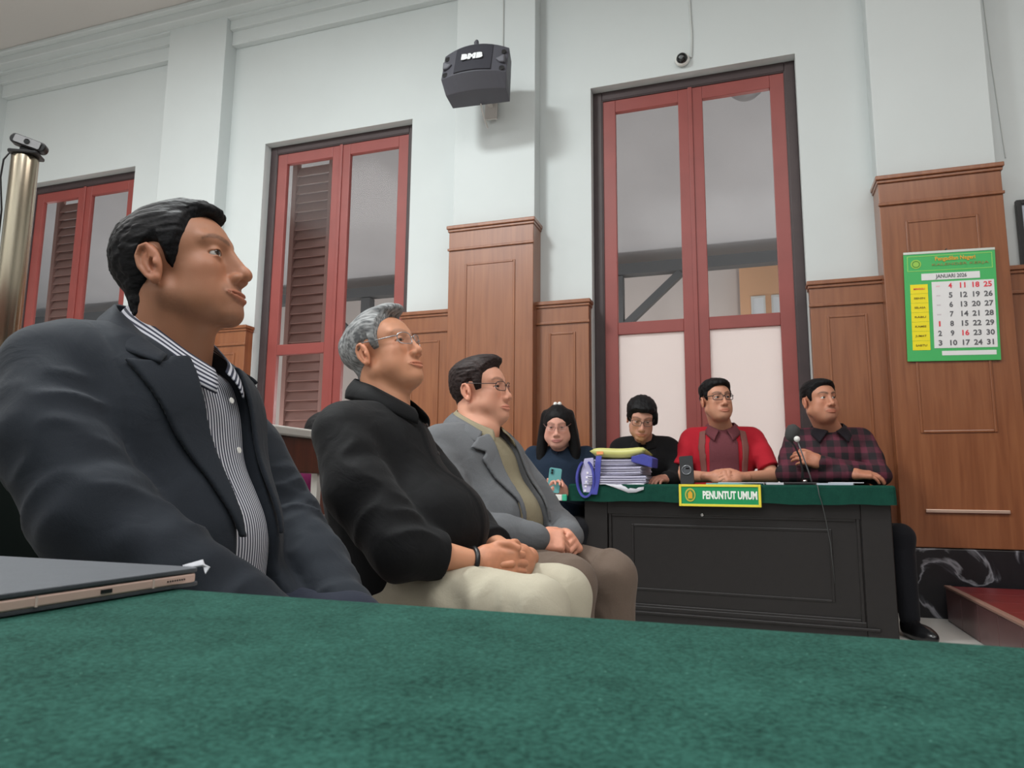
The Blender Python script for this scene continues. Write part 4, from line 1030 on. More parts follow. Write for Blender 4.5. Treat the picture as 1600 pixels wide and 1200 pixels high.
# ---- hands: frame x to fingertips, y to the thumb side, z out of the back of the hand
def hand_sdf(W_, X, Zb, side, curl=(35, 40, 30), spread=4, thumb=None, s=1.0, fcurl=None):
    X = A3(X); X /= np.linalg.norm(X); Zb = A3(Zb); Zb = Zb - X*(Zb @ X); Zb /= np.linalg.norm(Zb)
    Y = np.cross(Zb, X)*side      # thumb side
    R = np.stack([X, Y, Zb], 1).astype(F32); W_ = A3(W_)
    fing = []
    for i, (y0, L_, r_) in enumerate(((.027, .076, .0092), (.009, .083, .0094), (-.009, .077, .0090), (-.026, .062, .0080))):
        cu = fcurl[i] if fcurl else curl
        a = 0; az = math.radians(spread*(1.5-i)); p = np.array([.086 - (.006 if i in (0, 3) else 0) - (.006 if i == 3 else 0), y0, 0.001]); pts = [p.copy()]
        for k_, fr_ in enumerate((.46, .30, .24)):
            a += math.radians(cu[k_]); dv = np.array([math.cos(a)*math.cos(az), math.cos(a)*math.sin(az), -math.sin(a)])
            p = p + dv*L_*fr_; pts.append(p.copy())
        fing.append((pts, [r_*1.05, r_, r_*.92, r_*.78]))
    th = thumb or [(.022, .028, -.008), (.048, .046, -.014), (.075, .052, -.020), (.096, .050, -.026)]
    def f(P):
        q = ((P - W_) @ R)/s
        d = rbox(q, (.048, 0, -.002), (.046, .040, .0145), .0135)
        d = smin(d, ell(q, (.035, .022, -.010), (.032, .020, .016)), .015)
        d = smin(d, cap(q, (-.05, 0, 0), (.015, 0, 0), .027, .026), .03)
        for pts, rs in fing: d = smin(d, tubed(q, pts, rs), .0025)
        d = smin(d, tubed(q, th, [.014, .0115, .0105, .0085]), .006)
        return d*s
    tips = [W_ + s*(R @ A3(p_[-1])) for p_, _ in fing]
    return f, W_ + s*(R @ A3((.06, 0, 0)))

def loft_band(name, top, bot, m, parent, th=0.004, bulge=0.006, n=30, nv=6, closed=False, mirror=True, su0=0.0):
    """collar-like band between two polylines (from back centre to the front on the left side), mirrored to the right"""
    def res(pl):
        pl = np.array(pl, float); s_ = np.r_[0, np.cumsum(np.linalg.norm(np.diff(pl, axis=0), axis=1))]; t = np.linspace(0, s_[-1], n)
        out = np.stack([np.interp(t, s_, pl[:, k_]) for k_ in range(3)], 1)
        for _ in range(3): out[1:-1] = (out[:-2]+2*out[1:-1]+out[2:])/4
        return out
    T, B = res(top), res(bot)
    if mirror:
        T = np.concatenate([(T*[1, -1, 1])[::-1], T[1:]]); B = np.concatenate([(B*[1, -1, 1])[::-1], B[1:]])
    V = []; su = []
    cen = (T.mean(0)+B.mean(0))/2
    for j in range(nv):
        t = j/(nv-1); r_ = T*(1-t)+B*t; o_ = r_-cen; o_[:, 2] = 0; o_ /= np.linalg.norm(o_, axis=1)[:, None]+1e-6
        V.append(r_ + o_*bulge*math.sin(math.pi*t)); su.append(np.full(len(r_), su0 + t*float(np.linalg.norm(T-B, axis=1).mean())))
    N = len(T); V = np.concatenate(V); su = np.concatenate(su)
    Q = [(j*N+i, j*N+i+1, (j+1)*N+i+1, (j+1)*N+i) for j in range(nv-1) for i in range(N-1)]
    o = np_mesh(name, V, np.array(Q), m, parent, attrs={'su': su})
    md = o.modifiers.new('solid', 'SOLIDIFY'); md.thickness = th; md.offset = 0
    return o

class Person:
    def __init__(s, label, loc, yawdeg=0.0):
        s.yaw = yawdeg; s.root = empty('person', (loc[0], loc[1], 0), math.radians(yawdeg)); tag(s.root, label, 'person')
        s.loc = A3((loc[0], loc[1], 0)); s.RB = rot(yawdeg); s.V = []; s.Q = []; s.C = []; s.nv = 0
    def L(s, w): return (A3(w)-s.loc) @ s.RB          # world -> local
    def add_skin(s, V, Q, col):
        s.V.append(V); s.Q.append(Q+s.nv); s.C.append(col); s.nv += len(V)
    def flush(s): return np_mesh('body', np.concatenate(s.V), np.concatenate(s.Q), SKIN, s.root, col=np.concatenate(s.C))
    def head(s, c, pos, yaw, pit, rol, scale, nb, skin, hair, hairm, vox=.0028, gaze=(1, 0, 0), eye_white=(.62, .60, .57)):
        """pos is a world point; yaw in world degrees; nb the neck base in person-local coordinates"""
        s.hc = s.L(pos); s.hR = rot(yaw-s.yaw, pit, rol); s.hs = scale; s.hcfg = c
        nbl = (A3(nb)-s.hc) @ s.hR/scale
        f = head_sdf(c, nbl)
        lo = np.minimum((-.13, -.115, -.125), nbl-.075); hi = np.maximum((.14, .115, .15), nbl+.075)
        V, Q = mesh_sdf(f, lo, hi, vox)
        col = head_col(c, V, lin(*skin)[:3]); s.add_skin(s.H(V), Q, col); s.skin = lin(*skin)[:3]
        if hair:
            V, Q = mesh_sdf(hair_sdf(c, hair), (-.15, -.12, -.125), (.15, .12, .19), vox)
            s.hair = np_mesh('hair', s.H(V), Q, hairm, s.root)
        if c.get('eyes', True):
            for sy in (1, -1):
                bm = bmesh.new(); bmesh.ops.create_uvsphere(bm, u_segments=24, v_segments=16, radius=.0123*scale)
                V = np.array([v.co[:] for v in bm.verts], F32); g = A3(gaze)/np.linalg.norm(gaze)
                Fc = [[v.index for v in f_.verts] for f_ in bm.faces]; bm.free()
                gw = s.hR @ g; an = np.arccos(np.clip((V/(.0123*scale)) @ gw, -1, 1))
                cc = np.tile(A3(eye_white), (len(V), 1)); cc[an < .60] = (.035, .018, .010); cc[an < .28] = (.004, .004, .004)
                me = bpy.data.meshes.new('eye'); me.from_pydata((V + s.H(A3([(.0735, sy*.0315, .0135)]))[0]).tolist(), [], Fc)
                at = me.color_attributes.new('Col', 'FLOAT_COLOR', 'POINT'); at.data.foreach_set('color', np.c_[cc, np.ones(len(cc))].astype(F32).ravel())
                me.materials.append(EYE); 
                for p_ in me.polygons: p_.use_smooth = True
                put(bpy.data.objects.new('eye', me), s.root)
    def H(s, V): return (s.hc + s.hs*(A3(V) @ s.hR.T)).astype(F32)
    def glasses(s, m, r=.0011, w=.026, h=.017, zc=.012, x=.103, rimless=False, temple_m=None, yc=.033):
        def tr(pts): return [tuple(v) for v in s.H(A3(pts))]
        g = empty('glasses'); g.parent = s.root
        for sy in (1, -1):
            loop = []
            for k_ in range(28):
                a = 2*math.pi*k_/28; ca, sa = math.cos(a), math.sin(a)
                u = math.copysign(abs(ca)**.62, ca)*w; v_ = math.copysign(abs(sa)**.62, sa)*h
                yy = yc+u; loop.append((x - 3.2*max(0, yy-.03)**2*4 - .10*max(0, -v_)*0 - .004*(yy/.06)**2, sy*yy, zc+v_))
            bm = tube(bmesh.new(), tr(loop), r*s.hs, 8, closed=True); rm = obj('rim', bm, m, g, smooth=True)
            bm = bmesh.new(); bm.faces.new([bm.verts.new(p_) for p_ in tr(loop)]); lz = obj('lens', bm, LENS, rm)
            bm = tube(bmesh.new(), tr([(x-.010, sy*(yc+w-.001), zc+.007), (x-.022, sy*(yc+w+.008), zc+.009), (.03, sy*.074*s.hcfg.get('wid', 1)+sy*s.hcfg.get('fat', 0)*.5, .026), (-.012, sy*.080*s.hcfg.get('wid', 1)+sy*s.hcfg.get('fat', 0)*.3, .034), (-.03, sy*.081, .018)]), r*1.15*s.hs, 8)
            obj('temple', bm, temple_m or m, g, smooth=True)
        bm = tube(bmesh.new(), tr([(x-.001, yc-w+.001, zc+.004), (x+.003, 0, zc+.008), (x-.001, -(yc-w+.001), zc+.004)]), r*s.hs, 8); obj('bridge', bm, m, g, smooth=True)
        return g
    def hands(s, fs, vox=.003):
        for f, c in fs:
            c = A3(c); V, Q = mesh_sdf(f, c-.16, c+.16, vox)
            nz = vnoise(V*140)[:, None]; s.add_skin(V, Q, np.tile(A3(s.skin), (len(V), 1))*(A3((.98, .90, .88))*(.9+.15*nz)))
    def skin_part(s, f, lo, hi, vox):
        V, Q = mesh_sdf(f, lo, hi, vox); s.add_skin(V, Q, np.tile(A3(s.skin), (len(V), 1)))
    def garment(s, name, f, lo, hi, vox, m, parent=None, su=None, col=None):
        V, Q = mesh_sdf(f, lo, hi, vox)
        return np_mesh(name, V, Q, m, parent or s.root, attrs={'su': su(V)} if su else None, col=col(V) if col else None)
EYE = bpy.data.materials.new('eye'); EYE.use_nodes = True
_a = EYE.node_tree.nodes.new('ShaderNodeAttribute'); _a.attribute_name = 'Col'
EYE.node_tree.links.new(_a.outputs['Color'], EYE.node_tree.nodes['Principled BSDF'].inputs['Base Color']); EYE.node_tree.nodes['Principled BSDF'].inputs['Roughness'].default_value = 0.12

def torso_sdf(t):
    def f(P):
        Q = P.copy(); Q[:, 1] = np.abs(Q[:, 1]-t.get('cy', 0))
        d = None
        for c, r in t['ells']:
            e = ell(Q, c, r); d = e if d is None else smin(d, e, .07)
        sx, sy, sz, sr = t['sh']; nx, nz = t['nb']
        d = smin(d, cap(Q, (sx, 0, sz), (sx, sy, sz), sr, sr), .06)
        d = smin(d, cap(Q, (sx-.012, sy*.75, sz+.012), (nx-.02, .03, nz), .05, .048), .05)
        return d
    return f
def limb_fold(P, a, b, fa, fp, amp, seed=0.0, lo=0.0, hi=1.0):
    """sleeve / trouser wrinkles: ridged noise, tight along the limb, loose around it"""
    a = A3(a); b = A3(b); ax = b-a; L = np.linalg.norm(ax); ax = ax/L
    q = P-a; t = q @ ax; perp = q - t[:, None]*ax
    N = np.concatenate([(t*fa + perp @ A3((5, -7, 6)))[:, None], perp[:, :2]*fp + perp[:, 2:3]*fp*.6], 1) + seed
    return amp*(ridge(N.astype(F32))-.5)*sstep(lo-.15, lo+.1, t/L)*sstep(hi+.25, hi-.1, t/L)

# ------------------------------------------------------------------ the people
import time as _time
_t0 = _time.time()
def tick(n):
    print('T', n, round(_time.time()-_t0, 1), flush=True)

# ---- man in the dark blazer (nearest)
def man_blazer():
    p = Person('man in a dark blazer and striped shirt seated nearest the camera', (-1.05, 1.0), 0)
    cfg = dict(wid=.96, jaw=1.02, nose=1.12, nosew=1.1, stubble=.30, smile=.8, neck=.059, brow=.62, ear=1.15, open=1.0)
    nb = (.070, 0, .955)
    st = dict(line=([-.12, -.07, -.048, -.036, -.024, -.008, .001, .005, .013, .026, .036, .044, .050, .070, .12], [-.110, -.112, -.095, -.04, .012, .034, .034, .004, -.018, .008, .034, .050, .074, .090, .092]),
              side=.0085, top=.012, adds=[((.050, 0, .100), (.040, .05, .020)), ((.010, 0, .108), (.06, .055, .020))], amp=.0018, nape=(.036, .05, .085))
    p.head(cfg, (-.957, .985, 1.112), 18, 12, 0, 1.0, nb, (176, 124, 96), st, hair_mat('black_hair', (10, 10, 11), (30, 30, 33)), .0021, gaze=(1, -.42, .12))
    T = dict(ells=[((.072, 0, .815), (.118, .188, .17)), ((.110, 0, .64), (.150, .180, .15)), ((.09, 0, .50), (.17, .185, .12))], sh=(0.005, .150, .922, .062), nb=(.055, .955))
    tor = torso_sdf(T)
    p.garment('shirt', lambda P: smax(tor(P)+.004 - .003*ridge(P*A3((14, 20, 9))), P[:, 2]-1.0+.55*np.maximum(P[:, 0]-.02, 0), .01), (-.22, -.3, .40), (.32, .3, 1.04), .006, stripe_mat('striped_shirt', (196, 198, 206), (44, 48, 66), .0078), su=lambda V: V[:, 1]*1.0+ .25*V[:, 2]*V[:, 1])
    shs, el, wr = {}, {}, {}
    shs[-1], el[-1], wr[-1] = (.0, -.178, .925), (.150, -.205, .695), (.37, -.10, .545)
    shs[1], el[1], wr[1] = (.0, .178, .925), (.13, .255, .68), (.375, .14, .50)
    def openw(z): return np.interp(z, [.52, .60, .68, .75, .82, .88, .94, 1.0], [.070, .055, .052, .056, .060, .064, .066, .07]).astype(F32)
    def openc(z): return np.interp(z, [.52, .62, .75, .9], [.02, .02, .012, .0]).astype(F32)
    def jacket(P):
        d = tor(P) - .014
        # skirt of the jacket spreading over the lap
        d = smin(d, ell(P, (.16, -.12, .52), (.16, .09, .075)), .05); d = smin(d, ell(P, (.16, .13, .52), (.16, .09, .075)), .05)
        d = d - .005*(ridge(P*A3((7, 9, 3.2))+3)-.5) - .0045*(ridge(P*A3((16, 16, 7))+9)-.5)
        # open front
        op = np.abs(P[:, 1]-openc(P[:, 2])) - openw(P[:, 2])
        op = np.maximum(op, -(P[:, 0]+.02))
        d = smax(d, -op, .008)
        d = smax(d, P[:, 2]-1.018+.45*np.maximum(P[:, 0]-.03, 0), .01)
        for s in (-1, 1):
            a, b, c = shs[s], el[s], wr[s]
            sl = tubed(P, [a, ((a[0]+b[0])/2-.012, (a[1]+b[1])/2+s*.012, (a[2]+b[2])/2), b, ((b[0]+c[0])/2, (b[1]+c[1])/2, (b[2]+c[2])/2-.004), c], [.066, .076, .071, .062, .050], .02)
            sl = sl - limb_fold(P, a, b, 24, 9, .012, 2.0+s, .2, 1.0) - limb_fold(P, b, c, 30, 11, .013, 5.0+s, 0, .95)
            gv = (P[:, 1]*s - .150 - .35*(.93-P[:, 2])*.25); d = smin(d, sl, .011) + .0035*np.exp(-(gv/.0035)**2)*(P[:, 2] > .78)
        return d
    MJ = cloth('charcoal_blazer', (38, 43, 50), .8, 1100, .14, .15, .22)
    jk = p.garment('blazer', jacket, (-.26, -.36, .42), (.50, .40, 1.06), .0052, MJ)
    # lapels
    def lapel(s):
        poly = [(s*.058, .955), (s*.085, .950), (s*.100, .938), (s*.150, .936), (s*.138, .895), (s*.114, .82), (s*.085, .75), (s*.060, .66), (s*.050, .66), (s*.052, .75), (s*.058, .84)]
        def f(P):
            e = polysd(P[:, 1]-openc(P[:, 2]), P[:, 2], poly)
            d = np.abs(tor(P)-.0235) - .0042
            return smax(smax(d, e, .003), -(P[:, 0]-.0), .004)
        return f
    for s in (-1, 1): p.garment('lapel', lapel(s), (-.02, -.2, .63), (.30, .22, 1.0), .0034, MJ, jk)
    loft_band('collar', [(-.036, 0, 1.066), (-.022, .044, 1.060), (.030, .078, 1.032), (.09, .088, .990), (.14, .080, .952)], [(-.070, 0, 1.000), (-.055, .062, .998), (.015, .122, .982), (.095, .136, .955), (.165, .118, .932)], MJ, jk, .006, .008)
    loft_band('shirt_collar', [(-.010, 0, 1.070), (.002, .036, 1.064), (.05, .063, 1.034), (.105, .066, 1.000), (.155, .050, .962), (.180, .014, .938)], [(-.03, 0, 1.02), (-.015, .055, 1.015), (.05, .088, .99), (.115, .086, .958), (.178, .066, .910), (.205, .034, .892)], bpy.data.materials['striped_shirt'], p.root, .003, .006)
    for z, x in ((.885, .200), (.80, .222)):
        obj('shirt_button', lathe(bmesh.new(), [(.0045, 0), (.0055, .001), (.005, .002)], 12, Matrix.Translation((x+.004, .004, z)) @ Matrix.Rotation(math.radians(80), 4, 'Y')), WHITEP, p.root)
    # placket strip of the shirt front
    # trousers
    def trs(P):
        d = None
        for s in (-1, 1):
            e = tubed(P, [(.06, s*.09, .49), (.37, s*.13, .485), (.39, s*.13, .08)], [.090, .070, .055], .03)
            e = e - limb_fold(P, (.06, s*.09, .5), (.37, s*.13, .485), 16, 8, .008, 3.+s)
            d = e if d is None else smin(d, e, .03)
        return d
    p.garment('trousers', trs, (-.1, -.28, .04), (.62, .28, .64), .009, cloth('navy_trousers', (38, 42, 54), .85, 800, .12))
    for s in (-1, 1): shoe(p, (.40, s*.13, 0), 0)
    hs = []
    for s in (-1, 1):
        w = A3(wr[s]); hs.append(hand_sdf(w+A3((.01, -s*.006, 0)), (.75, -s*.45, -.25), (.2, s*.3, .9), -s, (30, 35, 25)))
    p.hands(hs, .0045)
    core(p, T, shs, el, wr)
    p.flush(); tick('m1')

SHOE_M = mat('black_leather', (22, 22, 24), .25)
def shoe(p, at, yawd, s=1.0):
    R = rot(yawd); at = A3(at)
    def f(P):
        q = ((P-at) @ R)/s
        d = ell(q, (.085, 0, .035), (.135, .047, .05)); d = smin(d, ell(q, (-.02, 0, .06), (.06, .042, .06)), .03)
        d = smax(d, -(q[:, 2]-.003), .006)
        return d*s
    p.garment('shoe', f, at-.26, at+.26, .009, SHOE_M)
def core(p, T, shs, el, wr, hips=(.06, .09, .50), knees=None):
    """the body under the clothes, joining head, arms and legs into one figure"""
    tor = torso_sdf(T)
    def f(P):
        d = tor(P)+.022
        for s in (-1, 1):
            d = smin(d, tubed(P, [shs[s], el[s], wr[s]], [.045, .04, .026]), .02)
        return smax(d, P[:, 2]-.96*1.06, .01)
    xs = np.array([shs[-1], shs[1], el[-1], el[1], wr[-1], wr[1]]); lo = np.minimum(xs.min(0), (-.2, -.25, .42))-.06; hi = np.maximum(xs.max(0), (.25, .25, 1.0))+.06
    p.skin_part(f, lo, hi, .015)

# ---- man in the black shirt (middle of the bench)
def man_black_shirt():
    p = Person('man with silver hair in a black shirt seated in the middle of the bench', (-.98, 1.74), 0)
    cfg = dict(wid=1.0, jaw=1.05, fat=.010, nose=.95, nosew=1.15, neck=.062, brow=.35, browc=(.10, .09, .085), ear=1.1, open=.7, lash=.3, smile=.4)
    nb = (.03, 0, .945)
    st = dict(line=([-.12, -.06, -.040, -.028, -.006, .008, .012, .030, .036, .046, .068, .12], [-.105, -.108, -.080, -.015, .040, .040, .0, .002, .045, .074, .100, .104]), nape=(.036, .05, .08),
              side=.011, top=.017, adds=[((.02, 0, .118), (.075, .055, .024)), ((-.098, 0, .050), (.034, .055, .055))], amp=.0016, fq=(16, 120, 50))
    p.head(cfg, (-.962, 1.745, 1.102), -6, 17, 4, .96, nb, (206, 148, 116), st, hair_mat('silver_hair', (88, 90, 92), (168, 170, 170), (30, 260, 90)), .0024, gaze=(1, -.30, .1))
    p.glasses(mat('silver_wire', (190, 192, 196), .25, .9), r=.0013, temple_m=mat('silver_temple', (150, 152, 156), .3, .8))
    T = dict(ells=[((.03, 0, .78), (.130, .195, .17)), ((.115, 0, .64), (.195, .190, .15)), ((.06, 0, .50), (.19, .19, .11))], sh=(-.005, .150, .880, .062), nb=(.02, .945))
    tor = torso_sdf(T)
    shs = {-1: (.005, -.182, .872), 1: (.005, .182, .872)}; el = {-1: (.205, -.225, .60), 1: (.20, .245, .60)}; wr = {-1: (.335, -.085, .562), 1: (.385, .085, .556)}
    def shirt(P):
        d = tor(P) - .010 - .007*(ridge(P*A3((8, 7, 5))+4)-.5) - .004*(ridge(P*A3((19, 15, 9))+1)-.5)
        # button placket ridge
        pl = np.abs(P[:, 1]) - .016
        d = d - .004*sstep(.004, -.004, pl)*(P[:, 0] > .05)
        d = smax(d, P[:, 2]-.965, .01)
        for s in (-1, 1):
            a, b, c = A3(shs[s]), A3(el[s]), A3(wr[s]); m_ = b*.45+c*.55
            sl = tubed(P, [a, (a+b)/2+A3((-.02, s*.01, 0)), b, b*.7+c*.3], [.066, .076, .070, .060], .02)
            sl = sl - limb_fold(P, a, b, 20, 8, .016, 4.0+s, .15, 1.1)
            cuff = smax(cap(P, b, c, .066, .050), np.abs(((P-(b*.63+c*.37)) @ ((c-b)/np.linalg.norm(c-b))))-.032, .006)
            d = smin(d, sl, .025); d = smin(d, cuff, .006)
        return d
    MB = cloth('black_shirt', (19, 20, 22), .75, 900, .12, .10, .28)
    sh = p.garment('shirt', shirt, (-.26, -.36, .40), (.42, .36, 1.02), .0056, MB)
    loft_band('collar', [(-.066, 0, 1.040), (-.044, .048, 1.030), (.025, .070, 1.008), (.085, .056, .976), (.130, .024, .948)], [(-.085, 0, .982), (-.062, .064, .978), (.025, .098, .960), (.095, .082, .930), (.145, .036, .905)], MB, sh, .004, .008)
    for z, x in ((.905, .155), (.83, .19), (.74, .275)):
        obj('button', lathe(bmesh.new(), [(.005, 0), (.006, .001), (.0055, .003)], 12, Matrix.Translation((x, 0, z)) @ Matrix.Rotation(math.radians(70), 4, 'Y')), BLACKP, sh)
    def trs(P):
        d = ell(P, (.05, 0, .50), (.17, .19, .09))
        for s in (-1, 1):
            e = tubed(P, [(.08, s*.10, .490), (.50, s*.118, .466), (.51, s*.115, .10)], [.094, .067, .052], .03)
            e = e - limb_fold(P, (.08, s*.1, .5), (.52, s*.12, .48), 22, 12, .016, 6.+s)
            d = smin(d, e, .03)
        return d
    p.garment('trousers', trs, (-.16, -.28, .06), (.68, .28, .62), .0065, cloth('beige_trousers', (176, 170, 152), .85, 800, .06))
    for s in (-1, 1): shoe(p, (.54, s*.12, 0), 0)
    # bare forearms and clasped hands
    def fore(P):
        d = None
        for s in (-1, 1):
            a, b = A3(el[s]), A3(wr[s]); e = cap(P, a, b, .046, .028); d = e if d is None else np.minimum(d, e)
        return d
    p.skin_part(fore, (.12, -.33, .48), (.44, .33, .68), .005)
    R_ = hand_sdf(A3(wr[-1])+A3((.004, .008, 0)), (.85, .42, -.10), (.42, -.90, .10), 1, fcurl=[(45, 65, 40)]*4, spread=2, s=1.04, thumb=[(.022, .028, -.008), (.045, .047, -.004), (.068, .050, .002), (.088, .042, .006)])
    L_ = hand_sdf(A3(wr[1])+A3((.022, -.006, 0)), (.12, -.98, -.05), (.97, .15, .10), -1, fcurl=[(10, 58, 30), (12, 58, 30), (14, 58, 30), (18, 58, 30)], spread=5, s=1.04, thumb=[(.022, .028, -.008), (.046, .048, -.010), (.072, .052, -.010), (.094, .046, -.012)])
    p.hands([R_, L_], .003)
    core(p, T, shs, el, wr)
    b = p.flush()
    w = A3(wr[-1]); ax = A3(wr[-1])-A3(el[-1]); ax = ax/np.linalg.norm(ax); c = w - ax*.012
    u = np.cross(ax, (0, 0, 1)); u /= np.linalg.norm(u); v_ = np.cross(ax, u)
    ring = [tuple(c + (u*math.cos(t)+v_*math.sin(t))*.0325) for t in np.linspace(0, 2*math.pi, 24, endpoint=False)]
    obj('wristband', tube(bmesh.new(), ring, .0065, 8, closed=True), BLACKP, p.root, smooth=True)
    tick('m2')

# ---- man in the grey jacket (far end of the bench)
def man_grey_jacket():
    p = Person('man in glasses, grey jacket and olive shirt at the far bench end', (-.955, 2.38), -18)
    cfg = dict(wid=1.05, jaw=1.12, fat=.016, nose=.9, nosew=1.15, neck=.068, brow=.6, ear=1.05, open=.65)
    nb = (.035, 0, .94)
    st = dict(line=([-.12, -.06, -.040, -.028, -.006, .008, .014, .036, .044, .052, .074, .12], [-.085, -.090, -.065, -.010, .038, .036, .002, .004, .060, .070, .088, .090]), nape=(.032, .05, .07),
              side=.009, top=.020, adds=[((.03, 0, .114), (.062, .055, .026))], amp=.002)
    p.head(cfg, (-.925, 2.395, 1.078), -4, 5, 3, .99, nb, (218, 160, 134), st, hair_mat('dark_brown_hair', (30, 24, 24), (64, 52, 50)), .0027, gaze=(1, -.25, .05))
    p.glasses(mat('dark_frame', (50, 44, 44), .35, .3), r=.0013, h=.0165, w=.027, temple_m=mat('dark_temple', (62, 56, 56), .4))
    T = dict(ells=[((.04, 0, .77), (.135, .20, .17)), ((.10, 0, .63), (.18, .19, .15)), ((.06, 0, .50), (.18, .19, .11))], sh=(-.0, .155, .872, .064), nb=(.025, .94))
    tor = torso_sdf(T)
    OL = cloth('olive_shirt', (136, 128, 106), .85, 700, .08)
    p.garment('shirt', lambda P: smax(tor(P)+.003-.003*ridge(P*A3((12, 18, 9))), P[:, 2]-.95, .01), (-.22, -.28, .42), (.34, .28, .98), .008, OL)
    shs = {-1: (0, -.19, .87), 1: (0, .19, .87)}; el = {-1: (.20, -.245, .60), 1: (.19, .25, .60)}; wr = {-1: (.355, -.11, .585), 1: (.36, .08, .585)}
    def openw(z): return np.interp(z, [.45, .55, .62, .70, .78, .86, .95], [.13, .10, .075, .066, .068, .070, .072]).astype(F32)
    def jacket(P):
        d = tor(P) - .014
        d = smin(d, ell(P, (.10, -.15, .50), (.15, .08, .08)), .05)
        d = d - .007*(ridge(P*A3((7, 8, 4))+2)-.5) - .004*(ridge(P*A3((17, 15, 9))+11)-.5)
        op = np.maximum(np.abs(P[:, 1]) - openw(P[:, 2]), -(P[:, 0]-.0)); d = smax(d, -op, .008)
        d = smax(d, P[:, 2]-.965, .01)
        for s in (-1, 1):
            a, b, c = A3(shs[s]), A3(el[s]), A3(wr[s])
            sl = tubed(P, [a, (a+b)/2+A3((-.02, s*.012, 0)), b, (b+c)/2, c], [.068, .076, .070, .060, .050], .02)
            sl = sl - limb_fold(P, a, b, 20, 8, .012, 8.0+s, .15, 1.0) - limb_fold(P, b, c, 26, 10, .010, 1.0+s, 0, .9)
            d = smin(d, sl, .022)
        return d
    GJ = cloth('grey_jacket', (98, 100, 103), .85, 700, .14, .12, .25)
    jk = p.garment('jacket', jacket, (-.26, -.36, .40), (.46, .38, 1.0), .0065, GJ)
    def lapel(s):
        poly = [(s*.060, .925), (s*.11, .91), (s*.150, .872), (s*.110, .858), (s*.128, .835), (s*.11, .77), (s*.08, .70), (s*.075, .63), (s*.066, .63), (s*.062, .72), (s*.062, .80)]
        def f(P):
            e = polysd(P[:, 1], P[:, 2], poly); d = np.abs(tor(P)-.0235) - .0045
            return smax(smax(d, e, .003), -(P[:, 0]-.0), .004)
        return f
    for s in (-1, 1): p.garment('lapel', lapel(s), (-.02, -.2, .6), (.34, .2, .95), .0048, GJ, jk)
    loft_band('collar', [(-.060, 0, 1.012), (-.045, .052, 1.004), (.01, .086, .984), (.07, .090, .955), (.115, .078, .928)], [(-.098, 0, .955), (-.08, .068, .952), (-.01, .122, .935), (.07, .136, .912), (.125, .114, .885)], GJ, jk, .006, .008)
    loft_band('shirt_collar', [(-.045, 0, 1.022), (-.032, .046, 1.015), (.02, .076, .992), (.08, .070, .962), (.125, .030, .938)], [(-.065, 0, .97), (-.05, .06, .968), (.02, .098, .95), (.09, .092, .922), (.155, .060, .886)], OL, p.root, .004, .008)
    def trs(P):
        d = ell(P, (.05, 0, .49), (.17, .19, .09))
        for s in (-1, 1):
            e = tubed(P, [(.08, s*.10, .495), (.49, s*.13, .462), (.50, s*.13, .10)], [.102, .078, .058], .03)
            e = e - limb_fold(P, (.08, s*.1, .5), (.5, s*.12, .47), 20, 10, .014, 16.+s)
            d = smin(d, e, .03)
        return d
    p.garment('trousers', trs, (-.16, -.28, .06), (.66, .28, .62), .008, cloth('taupe_trousers', (104, 90, 80), .85, 700, .1))
    for s in (-1, 1): shoe(p, (.49, s*.13, 0), 0)
    R_ = hand_sdf(A3(wr[-1])+A3((.0, .0, 0)), (.72, .66, -.05), (.6, -.55, .6), 1, fcurl=[(55, 60, 35)]*4, spread=2, s=1.0)
    L_ = hand_sdf(A3(wr[1])+A3((.0, -.0, -.004)), (.70, -.70, -.08), (.6, .5, .6), -1, fcurl=[(60, 60, 35)]*4, spread=2, s=1.0)
    p.hands([R_, L_], .004)
    core(p, T, shs, el, wr); p.flush(); tick('m3')

